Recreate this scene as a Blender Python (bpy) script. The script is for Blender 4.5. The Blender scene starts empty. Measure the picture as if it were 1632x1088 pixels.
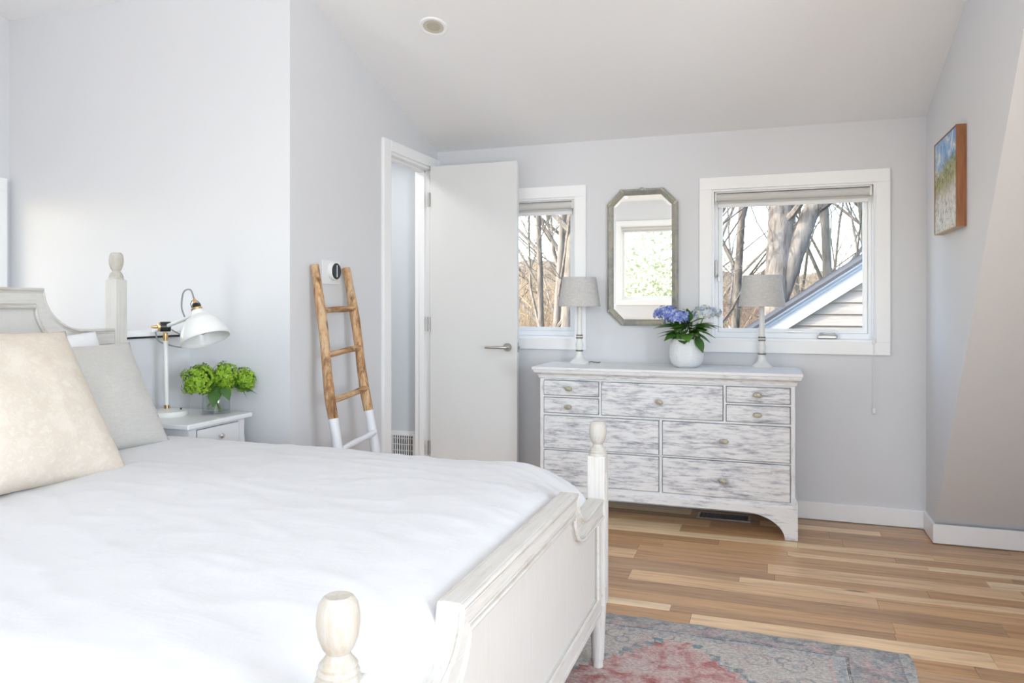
import bpy, bmesh, math, random
from mathutils import Vector, Matrix, Euler, noise as mnoise

# ------------------------------------------------------------------ camera, sky, sun, lights, exposure
S = bpy.context.scene
COL = S.collection
W_PX, H_PX, F_PX, Y0 = 1632.0, 1088.0, 1190.0, 485.0
YAW = math.atan2(1230.0 - 816.0, F_PX)
cam_d = bpy.data.cameras.new('camera')
cam = bpy.data.objects.new('camera', cam_d); COL.objects.link(cam)
cam.location = (0, 0, 1.2)
cam.rotation_euler = (math.pi / 2, 0, YAW)
cam_d.sensor_width = 36.0
cam_d.lens = 36.0 * F_PX / W_PX
cam_d.shift_y = (Y0 - H_PX / 2) / W_PX
cam_d.clip_start = 0.02; cam_d.clip_end = 400
S.camera = cam

S.view_settings.view_transform = 'Standard'
S.view_settings.look = 'None'
S.view_settings.gamma = 1.0
S.view_settings.use_curve_mapping = False
S.view_settings.exposure = 1.28
S.cycles.max_bounces = 8
S.cycles.diffuse_bounces = 5
S.cycles.glossy_bounces = 5
S.cycles.transmission_bounces = 8
S.cycles.transparent_max_bounces = 10
S.cycles.caustics_reflective = False
S.cycles.caustics_refractive = False
S.cycles.sample_clamp_indirect = 6.0
S.cycles.use_adaptive_sampling = True
S.cycles.adaptive_threshold = 0.025

world = bpy.data.worlds.new('sky'); S.world = world
world.use_nodes = True
wn = world.node_tree.nodes; wl = world.node_tree.links
sky = wn.new('ShaderNodeTexSky'); sky.sky_type = 'NISHITA'
sky.sun_disc = False
sky.sun_elevation = math.radians(38)
sky.sun_rotation = math.radians(230)
sky.air_density = 1.0; sky.dust_density = 1.2; sky.ozone_density = 1.0
wl.new(sky.outputs[0], wn['Background'].inputs[0])
wn['Background'].inputs[1].default_value = 0.38

sun_d = bpy.data.lights.new('sun', 'SUN'); sun_d.energy = 2.0; sun_d.angle = math.radians(0.6)
sun_d.color = (1.0, 0.94, 0.85)
sun = bpy.data.objects.new('sun', sun_d); COL.objects.link(sun)
sun.rotation_euler = Vector((0.78, 0.40, -0.56)).to_track_quat('-Z', 'Y').to_euler()

def added_area_light(name, loc, direction, sx, sy, power, color=(0.85, 0.925, 1.0)):
    d = bpy.data.lights.new(name, 'AREA'); d.shape = 'RECTANGLE'; d.size = sx; d.size_y = sy
    d.energy = power; d.color = color
    o = bpy.data.objects.new(name, d); COL.objects.link(o)
    o.location = loc
    o.rotation_euler = Vector(direction).to_track_quat('-Z', 'Z').to_euler()
    return o
added_area_light('added_front_fill', (0.8, -1.93, 1.75), (0, 1, 0), 1.2, 1.3, 9)  # added fill light at an unseen front opening
added_area_light('daylight_stair_window', (-3.80, 2.45, 1.40), (1, 0, 0), 0.5, 0.70, 0.2)
added_area_light('added_side_fill', (-3.80, -0.9, 1.40), (1, 0, 0), 1.5, 1.5, 18)  # fill from the left, added at an unseen opening
added_area_light('added_right_fill', (2.92, -0.65, 1.35), (-1, 0, 0), 1.7, 1.3, 57, (0.80, 0.90, 1.0))  # strong fill from the right, added at an unseen opening
added_area_light('added_overhead_fill', (-0.7, -0.4, 2.98), (0, -0.19, -1), 2.1, 1.5, 9)  # overhead fill beneath the added skylight
added_area_light('added_closet_fill', (-2.62, 3.75, 2.32), (0, 0, -1), 0.25, 0.25, 3.4, (1.0, 0.97, 0.93))  # small fill light added to brighten the closet

# ------------------------------------------------------------------ helpers
rnd = random.Random(7)
PI = math.pi

class MB:
    def __init__(self):
        self.v = []; self.f = []
    def add(self, vs, fs):
        n = len(self.v); self.v += [tuple(p) for p in vs]; self.f += [tuple(i + n for i in q) for q in fs]
        return self
    def box(self, x0, x1, y0, y1, z0, z1):
        vs = [(x, y, z) for z in (z0, z1) for y in (y0, y1) for x in (x0, x1)]
        return self.add(vs, [(0, 2, 3, 1), (4, 5, 7, 6), (0, 1, 5, 4), (2, 6, 7, 3), (0, 4, 6, 2), (1, 3, 7, 5)])
    def prism(self, pts, axis, a, b):
        """polygon pts (2d) extruded along axis from a to b"""
        def P(p, t):
            if axis == 'x': return (t, p[0], p[1])
            if axis == 'y': return (p[0], t, p[1])
            return (p[0], p[1], t)
        n = len(pts)
        vs = [P(p, a) for p in pts] + [P(p, b) for p in pts]
        fs = [tuple(range(n)), tuple(range(2 * n - 1, n - 1, -1))]
        for i in range(n):
            j = (i + 1) % n
            fs.append((i, j, n + j, n + i))
        return self.add(vs, fs)
    def lathe(self, prof, c=(0, 0, 0), n=24, cap=True):
        cx, cy, cz = c
        vs = []; fs = []
        for r, z in prof:
            for k in range(n):
                a = 2 * PI * k / n
                vs.append((cx + r * math.cos(a), cy + r * math.sin(a), cz + z))
        m = len(prof)
        for i in range(m - 1):
            for k in range(n):
                l = (k + 1) % n
                fs.append((i * n + k, i * n + l, (i + 1) * n + l, (i + 1) * n + k))
        if cap:
            fs.append(tuple(range(n - 1, -1, -1)))
            fs.append(tuple((m - 1) * n + k for k in range(n)))
        return self.add(vs, fs)
    def tube(self, pts, rad, n=10, cap=True, jit=0.0, rr=None):
        pts = [Vector(p) for p in pts]
        if not isinstance(rad, (list, tuple)): rad = [rad] * len(pts)
        vs = []; fs = []
        t = (pts[1] - pts[0]).normalized()
        up = Vector((0, 0, 1)) if abs(t.z) < 0.9 else Vector((1, 0, 0))
        u = t.cross(up).normalized()
        for i, p in enumerate(pts):
            if i == 0: t = pts[1] - pts[0]
            elif i == len(pts) - 1: t = pts[-1] - pts[-2]
            else: t = pts[i + 1] - pts[i - 1]
            t = t.normalized()
            u = (u - t * u.dot(t)).normalized()
            w = t.cross(u)
            for k in range(n):
                a = 2 * PI * k / n
                r = rad[i] * (1 + (jit * (rr or rnd).uniform(-1, 1) if jit else 0))
                vs.append(p + (u * math.cos(a) + w * math.sin(a)) * r)
        m = len(pts)
        for i in range(m - 1):
            for k in range(n):
                l = (k + 1) % n
                fs.append((i * n + k, i * n + l, (i + 1) * n + l, (i + 1) * n + k))
        if cap:
            fs.append(tuple(range(n - 1, -1, -1)))
            fs.append(tuple((m - 1) * n + k for k in range(n)))
        return self.add(vs, fs)
    def sphere(self, c, r, nu=16, nv=10):
        rx, ry, rz = r if isinstance(r, (tuple, list)) else (r, r, r)
        vs = [(c[0], c[1], c[2] - rz)]; fs = []
        for j in range(1, nv):
            ph = -PI / 2 + PI * j / nv
            for k in range(nu):
                a = 2 * PI * k / nu
                vs.append((c[0] + rx * math.cos(ph) * math.cos(a), c[1] + ry * math.cos(ph) * math.sin(a), c[2] + rz * math.sin(ph)))
        vs.append((c[0], c[1], c[2] + rz)); T = len(vs) - 1
        for k in range(nu):
            l = (k + 1) % nu
            fs.append((0, 1 + l, 1 + k)); fs.append((T, T - nu + k, T - nu + l))
            for j in range(nv - 2):
                fs.append((1 + j * nu + k, 1 + j * nu + l, 1 + (j + 1) * nu + l, 1 + (j + 1) * nu + k))
        return self.add(vs, fs)
    def grid(self, fn, nu, nv):
        vs = [fn(i / nu, j / nv) for j in range(nv + 1) for i in range(nu + 1)]
        fs = [(j * (nu + 1) + i, j * (nu + 1) + i + 1, (j + 1) * (nu + 1) + i + 1, (j + 1) * (nu + 1) + i) for j in range(nv) for i in range(nu)]
        return self.add(vs, fs)
    def xform(self, M):
        self.v = [tuple(M @ Vector(p)) for p in self.v]; return self
    def build(self, name, mat, parent=None, org=None, smooth=False, bevel=0, seg=2, sub=0, solid=0, fixn=True, angle=0.7):
        if org is None:
            r = parent
            while r is not None and r.parent is not None: r = r.parent
            org = tuple(r.location) if (r is not None and not r.get('_local')) else (0, 0, 0)
        vs = [(p[0] - org[0], p[1] - org[1], p[2] - org[2]) for p in self.v]
        me = bpy.data.meshes.new(name)
        me.from_pydata(vs, [], self.f)
        if fixn:
            bm = bmesh.new(); bm.from_mesh(me)
            bmesh.ops.recalc_face_normals(bm, faces=bm.faces)
            bm.to_mesh(me); bm.free()
        if smooth:
            for p in me.polygons: p.use_smooth = True
            if angle is not None:
                try: me.set_sharp_from_angle(angle=angle)
                except Exception: pass
        me.materials.append(mat)
        o = bpy.data.objects.new(name, me); COL.objects.link(o)
        if parent is not None: o.parent = parent
        elif org != (0, 0, 0): o.location = org
        if bevel:
            b = o.modifiers.new('bevel', 'BEVEL'); b.width = bevel; b.segments = seg; b.limit_method = 'ANGLE'; b.angle_limit = 0.6
            if smooth is False and seg > 1:
                pass
        if solid:
            s = o.modifiers.new('solid', 'SOLIDIFY'); s.thickness = solid; s.offset = 0
        if sub:
            s = o.modifiers.new('sub', 'SUBSURF'); s.levels = sub; s.render_levels = sub
        return o

def bez(ps, n=24):
    ps = [Vector(p) for p in ps]; out = []
    m = len(ps)
    for i in range(m - 1):
        p0 = ps[max(i - 1, 0)]; p1 = ps[i]; p2 = ps[i + 1]; p3 = ps[min(i + 2, m - 1)]
        for k in range(n // (m - 1) + 1):
            t = k / (n // (m - 1) + 1)
            out.append(0.5 * ((2 * p1) + (-p0 + p2) * t + (2 * p0 - 5 * p1 + 4 * p2 - p3) * t * t + (-p0 + 3 * p1 - 3 * p2 + p3) * t ** 3))
    out.append(ps[-1]); return out
def tag(o, label=None, cat=None, group=None, kind=None):
    if label: o['label'] = label
    if cat: o['category'] = cat
    if group: o['group'] = group
    if kind: o['kind'] = kind
    return o
def empty(name, loc=(0, 0, 0), label=None, cat=None, group=None, kind=None, local=False):
    o = bpy.data.objects.new(name, None); COL.objects.link(o); o.location = loc
    o.empty_display_size = 0.1
    if local: o['_local'] = 1
    return tag(o, label, cat, group, kind)
def copy_tree(o, parent=None):
    c = o.copy(); COL.objects.link(c); c.parent = parent
    for ch in list(o.children): copy_tree(ch, c)
    return c
def B(*a): return MB().box(*a)
def frame_y(x0, x1, z0, z1, ya, yb, w, wz=None):
    """four bars round a rectangle in the xz plane, meeting without overlap"""
    wz = wz or w
    return MB().box(x0, x1, ya, yb, z1 - wz, z1).box(x0, x1, ya, yb, z0, z0 + wz).box(x0, x0 + w, ya, yb, z0 + wz, z1 - wz).box(x1 - w, x1, ya, yb, z0 + wz, z1 - wz)

# ------------------------------------------------------------------ materials
class NT:
    def __init__(self, name):
        self.m = bpy.data.materials.new(name); self.m.use_nodes = True
        self.n = self.m.node_tree.nodes; self.l = self.m.node_tree.links
        self.b = self.n['Principled BSDF']
        self.out = self.n['Material Output']
    def node(self, t, **kw):
        x = self.n.new(t)
        for k, v in kw.items(): setattr(x, k, v)
        return x
    def set(self, x, i, v):
        if hasattr(v, 'links') or isinstance(v, bpy.types.NodeSocket): self.l.new(v, x.inputs[i])
        else: x.inputs[i].default_value = v
    def coord(self, scale=(1, 1, 1), loc=(0, 0, 0), rot=(0, 0, 0), src='Object'):
        t = self.node('ShaderNodeTexCoord'); mp = self.node('ShaderNodeMapping')
        self.l.new(t.outputs[src], mp.inputs[0])
        mp.inputs['Scale'].default_value = scale; mp.inputs['Location'].default_value = loc; mp.inputs['Rotation'].default_value = rot
        return mp.outputs[0]
    def noise(self, vec, scale=5, detail=4, rough=0.55, dist=0.0, fac=True):
        x = self.node('ShaderNodeTexNoise'); self.l.new(vec, x.inputs['Vector'])
        x.inputs['Scale'].default_value = scale; x.inputs['Detail'].default_value = detail
        x.inputs['Roughness'].default_value = rough; x.inputs['Distortion'].default_value = dist
        return x.outputs[0] if fac else x.outputs[1]
    def ramp(self, fac, stops, interp='LINEAR'):
        x = self.node('ShaderNodeValToRGB'); self.l.new(fac, x.inputs[0])
        x.color_ramp.interpolation = interp
        e = x.color_ramp.elements
        while len(e) < len(stops): e.new(0.5)
        for k, (p, c) in enumerate(stops):
            e[k].position = p; e[k].color = c if len(c) == 4 else (*c, 1)
        return x.outputs[0]
    def mix(self, fac, a, b, mode='MIX'):
        x = self.node('ShaderNodeMix', data_type='RGBA', blend_type=mode)
        for i, v in ((0, fac), (6, a), (7, b)):
            if isinstance(v, bpy.types.NodeSocket): self.l.new(v, x.inputs[i])
            elif i == 0: x.inputs[0].default_value = v
            else: x.inputs[i].default_value = (*v, 1) if len(v) == 3 else v
        return x.outputs[2]
    def math(self, op, a, b=0.0, c=0.0, clamp=False):
        x = self.node('ShaderNodeMath', operation=op, use_clamp=clamp)
        for i, v in enumerate((a, b, c)):
            if isinstance(v, bpy.types.NodeSocket): self.l.new(v, x.inputs[i])
            else: x.inputs[i].default_value = v
        return x.outputs[0]
    def xyz(self, vec):
        x = self.node('ShaderNodeSeparateXYZ'); self.l.new(vec, x.inputs[0]); return x.outputs
    def bump(self, h, strength=0.2, dist=0.01):
        x = self.node('ShaderNodeBump'); self.l.new(h, x.inputs['Height'])
        x.inputs['Strength'].default_value = strength; x.inputs['Distance'].default_value = dist
        self.l.new(x.outputs[0], self.b.inputs['Normal'])
    def color(self, v):
        if isinstance(v, bpy.types.NodeSocket): self.l.new(v, self.b.inputs['Base Color'])
        else: self.b.inputs['Base Color'].default_value = (*v, 1)
    def rough(self, v):
        if isinstance(v, bpy.types.NodeSocket): self.l.new(v, self.b.inputs['Roughness'])
        else: self.b.inputs['Roughness'].default_value = v
    def objrand(self):
        return self.node('ShaderNodeObjectInfo').outputs['Random']

def plain(name, col, rough=0.5, metal=0.0, bump=0.0, bscale=60, var=0.0, vscale=6, spec=None):
    t = NT(name); c = t.coord()
    if var:
        n = t.noise(c, vscale, 4)
        t.color(t.mix(n, tuple(x * (1 - var) for x in col), tuple(min(1, x * (1 + var)) for x in col)))
    else: t.color(col)
    t.rough(rough); t.b.inputs['Metallic'].default_value = metal
    if spec is not None: t.b.inputs['Specular IOR Level'].default_value = spec
    if bump: t.bump(t.noise(c, bscale, 3), bump, 0.004)
    return t.m

M = {}
M['wall'] = plain('wall_paint', (0.725, 0.729, 0.749), 0.75, bump=0.04, bscale=90, var=0.008, vscale=1.5, spec=0.25)
M['ceiling'] = plain('ceiling_paint', (0.885, 0.89, 0.90), 0.85, bump=0.03, bscale=80, var=0.006, vscale=1.2, spec=0.2)
M['trim'] = plain('trim_paint', (0.93, 0.93, 0.935), 0.38, var=0.01, vscale=3)
M['door'] = plain('door_paint', (0.76, 0.76, 0.755), 0.42, var=0.01, vscale=2)
M['closet'] = plain('closet_paint', (0.66, 0.70, 0.74), 0.7, var=0.01)
M['vinyl'] = plain('window_vinyl', (0.93, 0.935, 0.94), 0.3, var=0.01)
M['steel'] = plain('brushed_steel', (0.50, 0.48, 0.45), 0.32, 1.0, bump=0.03, bscale=200, var=0.05)
M['chrome'] = plain('bright_nickel', (0.75, 0.74, 0.72), 0.15, 1.0, var=0.03)
M['brass'] = plain('aged_brass', (0.72, 0.48, 0.22), 0.3, 1.0, var=0.1, vscale=30)
M['black'] = plain('black_plastic', (0.012, 0.012, 0.013), 0.35, var=0.1)
M['dark'] = plain('near_black_fill', (0.01, 0.01, 0.012), 0.7, var=0.2)  # flat near-black: duct shade, also mirror backing and far panes
M['white_plastic'] = plain('white_plastic', (0.82, 0.82, 0.82), 0.35, var=0.01)
M['lamp_white'] = plain('white_enamel', (0.84, 0.84, 0.82), 0.28, var=0.01)
M['cord_grey'] = plain('grey_textile_cord', (0.30, 0.30, 0.31), 0.8, bump=0.4, bscale=400, var=0.2, vscale=300)
M['furniture_white'] = plain('satin_white_lacquer', (0.80, 0.805, 0.82), 0.3, var=0.01)
M['shade_fabric'] = plain('roller_fabric', (0.66, 0.645, 0.62), 0.85, bump=0.1, bscale=300, var=0.03, vscale=120)
M['ceramic'] = plain('white_painted_turning', (0.80, 0.79, 0.77), 0.32, var=0.05, vscale=25)
M['grey_ring'] = plain('worn_ring_paint', (0.20, 0.18, 0.15), 0.6, var=0.3, vscale=60)
M['soil'] = plain('potting_soil', (0.08, 0.05, 0.03), 0.95, bump=1.0, bscale=120, var=0.4, vscale=60)
M['stem_green'] = plain('green_stem', (0.22, 0.33, 0.08), 0.5, var=0.25, vscale=40)
M['twig'] = plain('brown_stem', (0.16, 0.09, 0.05), 0.7, var=0.3, vscale=40)
M['roof_red'] = plain('terracotta_roof', (0.42, 0.19, 0.12), 0.85, bump=0.3, bscale=8, var=0.2, vscale=4)
M['house_white'] = plain('white_house_paint', (0.78, 0.77, 0.75), 0.7, var=0.03)
M['eave_white'] = plain('white_eave_paint', (0.82, 0.82, 0.82), 0.5, var=0.02)
M['eave_blue'] = plain('blue_grey_drip_edge', (0.36, 0.42, 0.47), 0.45, var=0.05)
M['shingle'] = plain('dark_shingles', (0.07, 0.07, 0.075), 0.9, bump=0.5, bscale=60, var=0.3, vscale=30)
M['opal'] = plain('opal_acrylic', (0.85, 0.85, 0.85), 0.4, var=0.01)
M['black_strip'] = plain('plain_black_strip', (0.01, 0.01, 0.012), 0.35, var=0.1)

def glass_mat(name, tint=(1, 1, 1), refl=1.0):
    t = NT(name); t.n.remove(t.b)
    tr = t.node('ShaderNodeBsdfTransparent'); tr.inputs[0].default_value = (*tint, 1)
    gl = t.node('ShaderNodeBsdfGlossy'); gl.inputs['Roughness'].default_value = 0.02
    fr = t.node('ShaderNodeLayerWeight'); fr.inputs[0].default_value = 0.5
    mx = t.node('ShaderNodeMixShader')
    f = t.math('MULTIPLY', t.math('ADD', t.math('MULTIPLY', t.math('POWER', fr.outputs['Facing'], 4.0), 0.7), 0.04), refl)
    t.l.new(f, mx.inputs[0]); t.l.new(tr.outputs[0], mx.inputs[1]); t.l.new(gl.outputs[0], mx.inputs[2])
    t.l.new(mx.outputs[0], t.out.inputs[0])
    return t.m
M['pane'] = glass_mat('window_glass', (0.985, 0.99, 0.99), 0.12)
M['vase'] = glass_mat('vase_glass', (0.955, 0.97, 0.965), 1.6)
M['water'] = glass_mat('vase_water', (0.975, 0.985, 0.98), 0.5)
M['bulb'] = plain('clear_amber_bulb', (0.62, 0.55, 0.42), 0.08, var=0.15, vscale=60)

def mirror_mat():
    t = NT('mirror_silver'); c = t.coord()
    t.color((0.76, 0.76, 0.73)); t.b.inputs['Metallic'].default_value = 1.0
    t.rough(0.015)
    return t.m
M['mirror'] = mirror_mat()

def whitewash_bed(name, axis, wear=0.5, lo=0.52, grain=36, soft=0.0, k=0.88, bs=6):
    """limewashed oak: white rubbed paint, fine grain along axis, warm wood where the paint is thin"""
    t = NT(name)
    sc = [grain] * 3; sc['xyz'.index(axis)] = 1.6
    g = t.noise(t.coord(tuple(sc)), 4, 6, 0.7)
    big = t.noise(t.coord((bs, bs, bs)), 1.6, 5, 0.65)
    fine = t.ramp(g, [(0.28, tuple(c + soft * 0.12 for c in (0.60, 0.555, 0.50))), (0.42, tuple(c + soft * 0.03 for c in (0.705, 0.685, 0.65))), (0.60, (0.755, 0.74, 0.71))])
    fine = t.mix(1.0, fine, (k, k * 0.992, k * (0.985 if k > 0.85 else 0.965)), 'MULTIPLY')
    w = t.math('MULTIPLY', t.ramp(big, [(lo, (0, 0, 0)), (lo + 0.23, (1, 1, 1))]), wear)
    w2 = t.math('MULTIPLY', w, t.ramp(g, [(0.25, (1, 1, 1)), (0.62, (0.1, 0.1, 0.1))]))
    t.color(t.mix(w2, fine, (0.50, 0.40, 0.29)))
    t.rough(0.62); t.bump(g, 0.12, 0.003)
    return t.m
M['bed_x'] = whitewash_bed('limewashed_wood_along_x', 'x')
M['bed_y'] = whitewash_bed('limewashed_wood_along_y', 'y')
M['bed_z'] = whitewash_bed('limewashed_wood_along_z', 'z')
M['bed_panel'] = whitewash_bed('limewashed_panel_wood', 'z', 0.2, 0.55, 70, 0.85)
M['bed_bead'] = whitewash_bed('rubbed_bead_moulding', 'y', 0.85, 0.42, 30, 0.0, 0.87)
M['bed_turn'] = whitewash_bed('limewashed_turned_wood', 'z', 1.0, 0.38, 36, 0.0, 0.72, 20)

def dresser_mat(name, axis='x', amount=0.5):
    t = NT(name)
    o = t.node('ShaderNodeObjectInfo')
    sc = [48, 48, 48]; sc['xyz'.index(axis)] = 6.5
    c = t.coord(tuple(sc))
    va = t.node('ShaderNodeVectorMath', operation='ADD'); t.l.new(c, va.inputs[0])
    cb = t.node('ShaderNodeCombineXYZ')
    for i in range(3): t.l.new(t.math('MULTIPLY', o.outputs['Random'], 37.0 + 11 * i), cb.inputs[i])
    t.l.new(cb.outputs[0], va.inputs[1])
    v = va.outputs[0]
    n1 = t.noise(v, 1.5, 6, 0.72)
    n2 = t.noise(v, 5.0, 4, 0.75)
    sc2 = [17, 17, 17]; sc2['xyz'.index(axis)] = 7.0
    n3 = t.noise(t.coord(tuple(sc2)), 1.0, 3, 0.6)
    k = t.math('ADD', t.math('MULTIPLY', n1, 0.62), t.math('ADD', t.math('MULTIPLY', n2, 0.16), t.math('MULTIPLY', n3, 0.24)))
    k = t.math('ADD', k, (0.5 - amount) * 0.16)
    t.color(t.ramp(k, [(0.36, (0.17, 0.18, 0.225)), (0.43, (0.40, 0.41, 0.455)), (0.49, (0.66, 0.665, 0.69)), (0.55, (0.84, 0.845, 0.85))]))
    t.rough(0.55); t.bump(n2, 0.12, 0.002)
    return t.m
M['dr_front'] = dresser_mat('whitewashed_drawer_front', 'x', 0.46)
M['dr_x'] = dresser_mat('whitewashed_rail', 'x', 0.20)
M['dr_z'] = dresser_mat('whitewashed_stile', 'z', 0.08)
M['dr_top'] = dresser_mat('whitewashed_top', 'x', 0.02)
M['knob'] = plain('pale_brass_knob', (0.50, 0.47, 0.36), 0.4, 0.35, bump=0.6, bscale=120, var=0.3, vscale=80)

def floor_mat(name):
    t = NT(name)
    oi = t.node('ShaderNodeObjectInfo')
    r = oi.outputs['Random']
    cb = t.node('ShaderNodeCombineXYZ')
    for i in range(3): t.l.new(t.math('MULTIPLY', r, 23.0 + 17 * i), cb.inputs[i])
    def off(sc):
        va = t.node('ShaderNodeVectorMath', operation='ADD'); t.l.new(t.coord(sc), va.inputs[0]); t.l.new(cb.outputs[0], va.inputs[1]); return va.outputs[0]
    g = t.noise(off((1.0, 16, 16)), 3.0, 6, 0.62, 0.4)
    fine = t.noise(off((3, 110, 110)), 2.0, 4, 0.6)
    tone = t.ramp(r, [(0.0, (0.55, 0.32, 0.165)), (0.14, (0.76, 0.51, 0.295)), (0.27, (0.46, 0.28, 0.155)), (0.37, (0.84, 0.61, 0.385)), (0.52, (0.60, 0.365, 0.195)),
                      (0.64, (0.88, 0.69, 0.47)), (0.76, (0.66, 0.41, 0.22)), (0.84, (0.52, 0.33, 0.195)), (0.91, (0.79, 0.55, 0.335))], 'CONSTANT')
    gr = t.ramp(g, [(0.28, (0.66, 0.62, 0.57)), (0.5, (1.0, 0.985, 0.95)), (0.7, (1.16, 1.13, 1.07))])
    c = t.mix(1.0, tone, gr, 'MULTIPLY')
    c = t.mix(t.math('MULTIPLY', t.ramp(fine, [(0.35, (1, 1, 1)), (0.55, (0, 0, 0))]), 0.15), c, (0.27, 0.15, 0.07))
    kn = t.node('ShaderNodeTexVoronoi'); t.l.new(off((1.1, 5.5, 5.5)), kn.inputs['Vector']); kn.inputs['Scale'].default_value = 1.0
    kd = t.ramp(kn.outputs['Distance'], [(0.02, (1, 1, 1)), (0.07, (0, 0, 0))])
    c = t.mix(t.math('MULTIPLY', kd, 0.8), c, (0.09, 0.045, 0.02))
    t.color(c); t.rough(t.ramp(g, [(0.3, (0.38, 0.38, 0.38)), (0.7, (0.29, 0.29, 0.29))]))
    t.bump(fine, 0.08, 0.002)
    return t.m
M['oak'] = floor_mat('oak_plank')
M['subfloor'] = plain('dark_brown_subfloor', (0.10, 0.06, 0.035), 0.8, var=0.2)  # dark brown base, visible in the joints between boards

def ladder_mat(name, sw=lambda a: a):
    t = NT(name)
    g = t.noise(t.coord(sw((34, 34, 3.5))), 1.5, 6, 0.7, 0.8)
    b = t.noise(t.coord(sw((9, 9, 4))), 1.5, 5, 0.65, 0.6)
    c = t.ramp(g, [(0.34, (0.10, 0.042, 0.016)), (0.45, (0.36, 0.175, 0.07)), (0.55, (0.55, 0.32, 0.15)), (0.70, (0.74, 0.53, 0.32))])
    c = t.mix(t.ramp(b, [(0.48, (0, 0, 0)), (0.62, (0.75, 0.75, 0.75))]), c, (0.66, 0.47, 0.29))
    c = t.mix(t.ramp(b, [(0.30, (0.75, 0.75, 0.75)), (0.40, (0, 0, 0))]), c, (0.20, 0.085, 0.03))
    v = t.node('ShaderNodeTexVoronoi'); t.l.new(t.coord((14, 14, 7)), v.inputs['Vector']); v.inputs['Scale'].default_value = 1.0
    c = t.mix(t.math('MULTIPLY', t.ramp(v.outputs['Distance'], [(0.10, (1, 1, 1)), (0.24, (0, 0, 0))]), 0.85), c, (0.11, 0.045, 0.018))
    t.color(c); t.rough(0.6); t.bump(g, 0.5, 0.006)
    return t.m
M['teak'] = ladder_mat('bare_teak_branch')
M['teak_rung'] = ladder_mat('bare_teak_rung', lambda a: (a[0], a[2], a[1]))
M['ladder_white'] = plain('white_dipped_paint', (0.82, 0.83, 0.86), 0.5, bump=0.2, bscale=40, var=0.02)

def linen(name, col, scale=420, strength=0.35, var=0.12):
    t = NT(name); 
    a = t.noise(t.coord((1, 1, 0.12)), scale, 2, 0.5); b = t.noise(t.coord((0.12, 0.12, 1)), scale, 2, 0.5)
    w = t.math('ADD', t.math('MULTIPLY', a, 0.5), t.math('MULTIPLY', b, 0.5))
    t.color(t.ramp(w, [(0.35, tuple(x * (1 - var) for x in col)), (0.65, tuple(min(1, x * (1 + var)) for x in col))]))
    t.rough(0.9); t.bump(w, strength, 0.002)
    t.b.inputs['Sheen Weight'].default_value = 0.15
    return t.m
def translucent(m, col, fac):
    n, l = m.node_tree.nodes, m.node_tree.links
    tr = n.new('ShaderNodeBsdfTranslucent'); tr.inputs[0].default_value = (*col, 1)
    mx = n.new('ShaderNodeMixShader'); mx.inputs[0].default_value = fac
    l.new(n['Principled BSDF'].outputs[0], mx.inputs[1]); l.new(tr.outputs[0], mx.inputs[2]); l.new(mx.outputs[0], n['Material Output'].inputs[0])
    return m
M['lampshade'] = translucent(linen('oatmeal_linen_shade', (0.74, 0.725, 0.71), 260, 0.4, 0.14), (0.78, 0.76, 0.73), 0.3)
M['pillow_grey'] = linen('pale_grey_linen', (0.56, 0.54, 0.51), 300, 0.3, 0.06)
M['pillow_white'] = linen('white_cotton', (0.82, 0.82, 0.83), 300, 0.15, 0.02)

def duvet_mat():
    t = NT('white_duvet_cotton')
    c = t.coord((1, 1, 1))
    n1 = t.noise(t.coord((5, 2.2, 3), rot=(0, 0, 0.5)), 2.2, 6, 0.6, 1.4)
    n2 = t.noise(t.coord((2, 6, 3), rot=(0, 0, -0.3)), 3.0, 5, 0.6, 1.0)
    t.color((0.70, 0.70, 0.715)); t.rough(0.9)
    t.b.inputs['Sheen Weight'].default_value = 0.1
    t.bump(t.math('ADD', n1, t.math('MULTIPLY', n2, 0.7)), 0.08, 0.02)
    return t.m
M['duvet'] = duvet_mat()

def beige_pillow_mat():
    t = NT('faded_floral_peach_linen')
    v = t.node('ShaderNodeTexVoronoi', feature='SMOOTH_F1'); t.l.new(t.coord((1, 1, 1)), v.inputs['Vector']); v.inputs['Scale'].default_value = 26
    n = t.noise(t.coord(), 40, 5, 0.65, 2.2)
    n2 = t.noise(t.coord(), 7, 4, 0.6, 1.0)
    pat = t.math('ADD', t.math('MULTIPLY', v.outputs['Distance'], 0.6), t.math('MULTIPLY', n, 0.8))
    p = t.ramp(pat, [(0.48, (0, 0, 0)), (0.56, (1, 1, 1)), (0.66, (1, 1, 1)), (0.78, (0.2, 0.2, 0.2))])
    ink = t.mix(n2, (0.64, 0.50, 0.38), (0.64, 0.53, 0.48))
    t.color(t.mix(t.math('MULTIPLY', p, 0.42), (0.74, 0.675, 0.585), ink))
    t.rough(0.9); t.bump(t.noise(t.coord(), 300, 2), 0.25, 0.002)
    return t.m
M['pillow_peach'] = beige_pillow_mat()

def frame_mat():
    t = NT('aged_silver_gilt')
    n = t.noise(t.coord((1, 1, 1)), 14, 5, 0.65); m2 = t.noise(t.coord(), 70, 4, 0.7)
    c = t.ramp(n, [(0.3, (0.27, 0.28, 0.28)), (0.5, (0.43, 0.42, 0.37)), (0.68, (0.55, 0.51, 0.38))])
    sp = t.ramp(m2, [(0.62, (0, 0, 0)), (0.70, (1, 1, 1))])
    t.color(t.mix(t.math('MULTIPLY', sp, 0.6), c, (0.09, 0.06, 0.045)))
    t.rough(0.45); t.b.inputs['Metallic'].default_value = 0.35
    t.bump(m2, 0.4, 0.003)
    return t.m
M['gilt'] = frame_mat()

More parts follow.
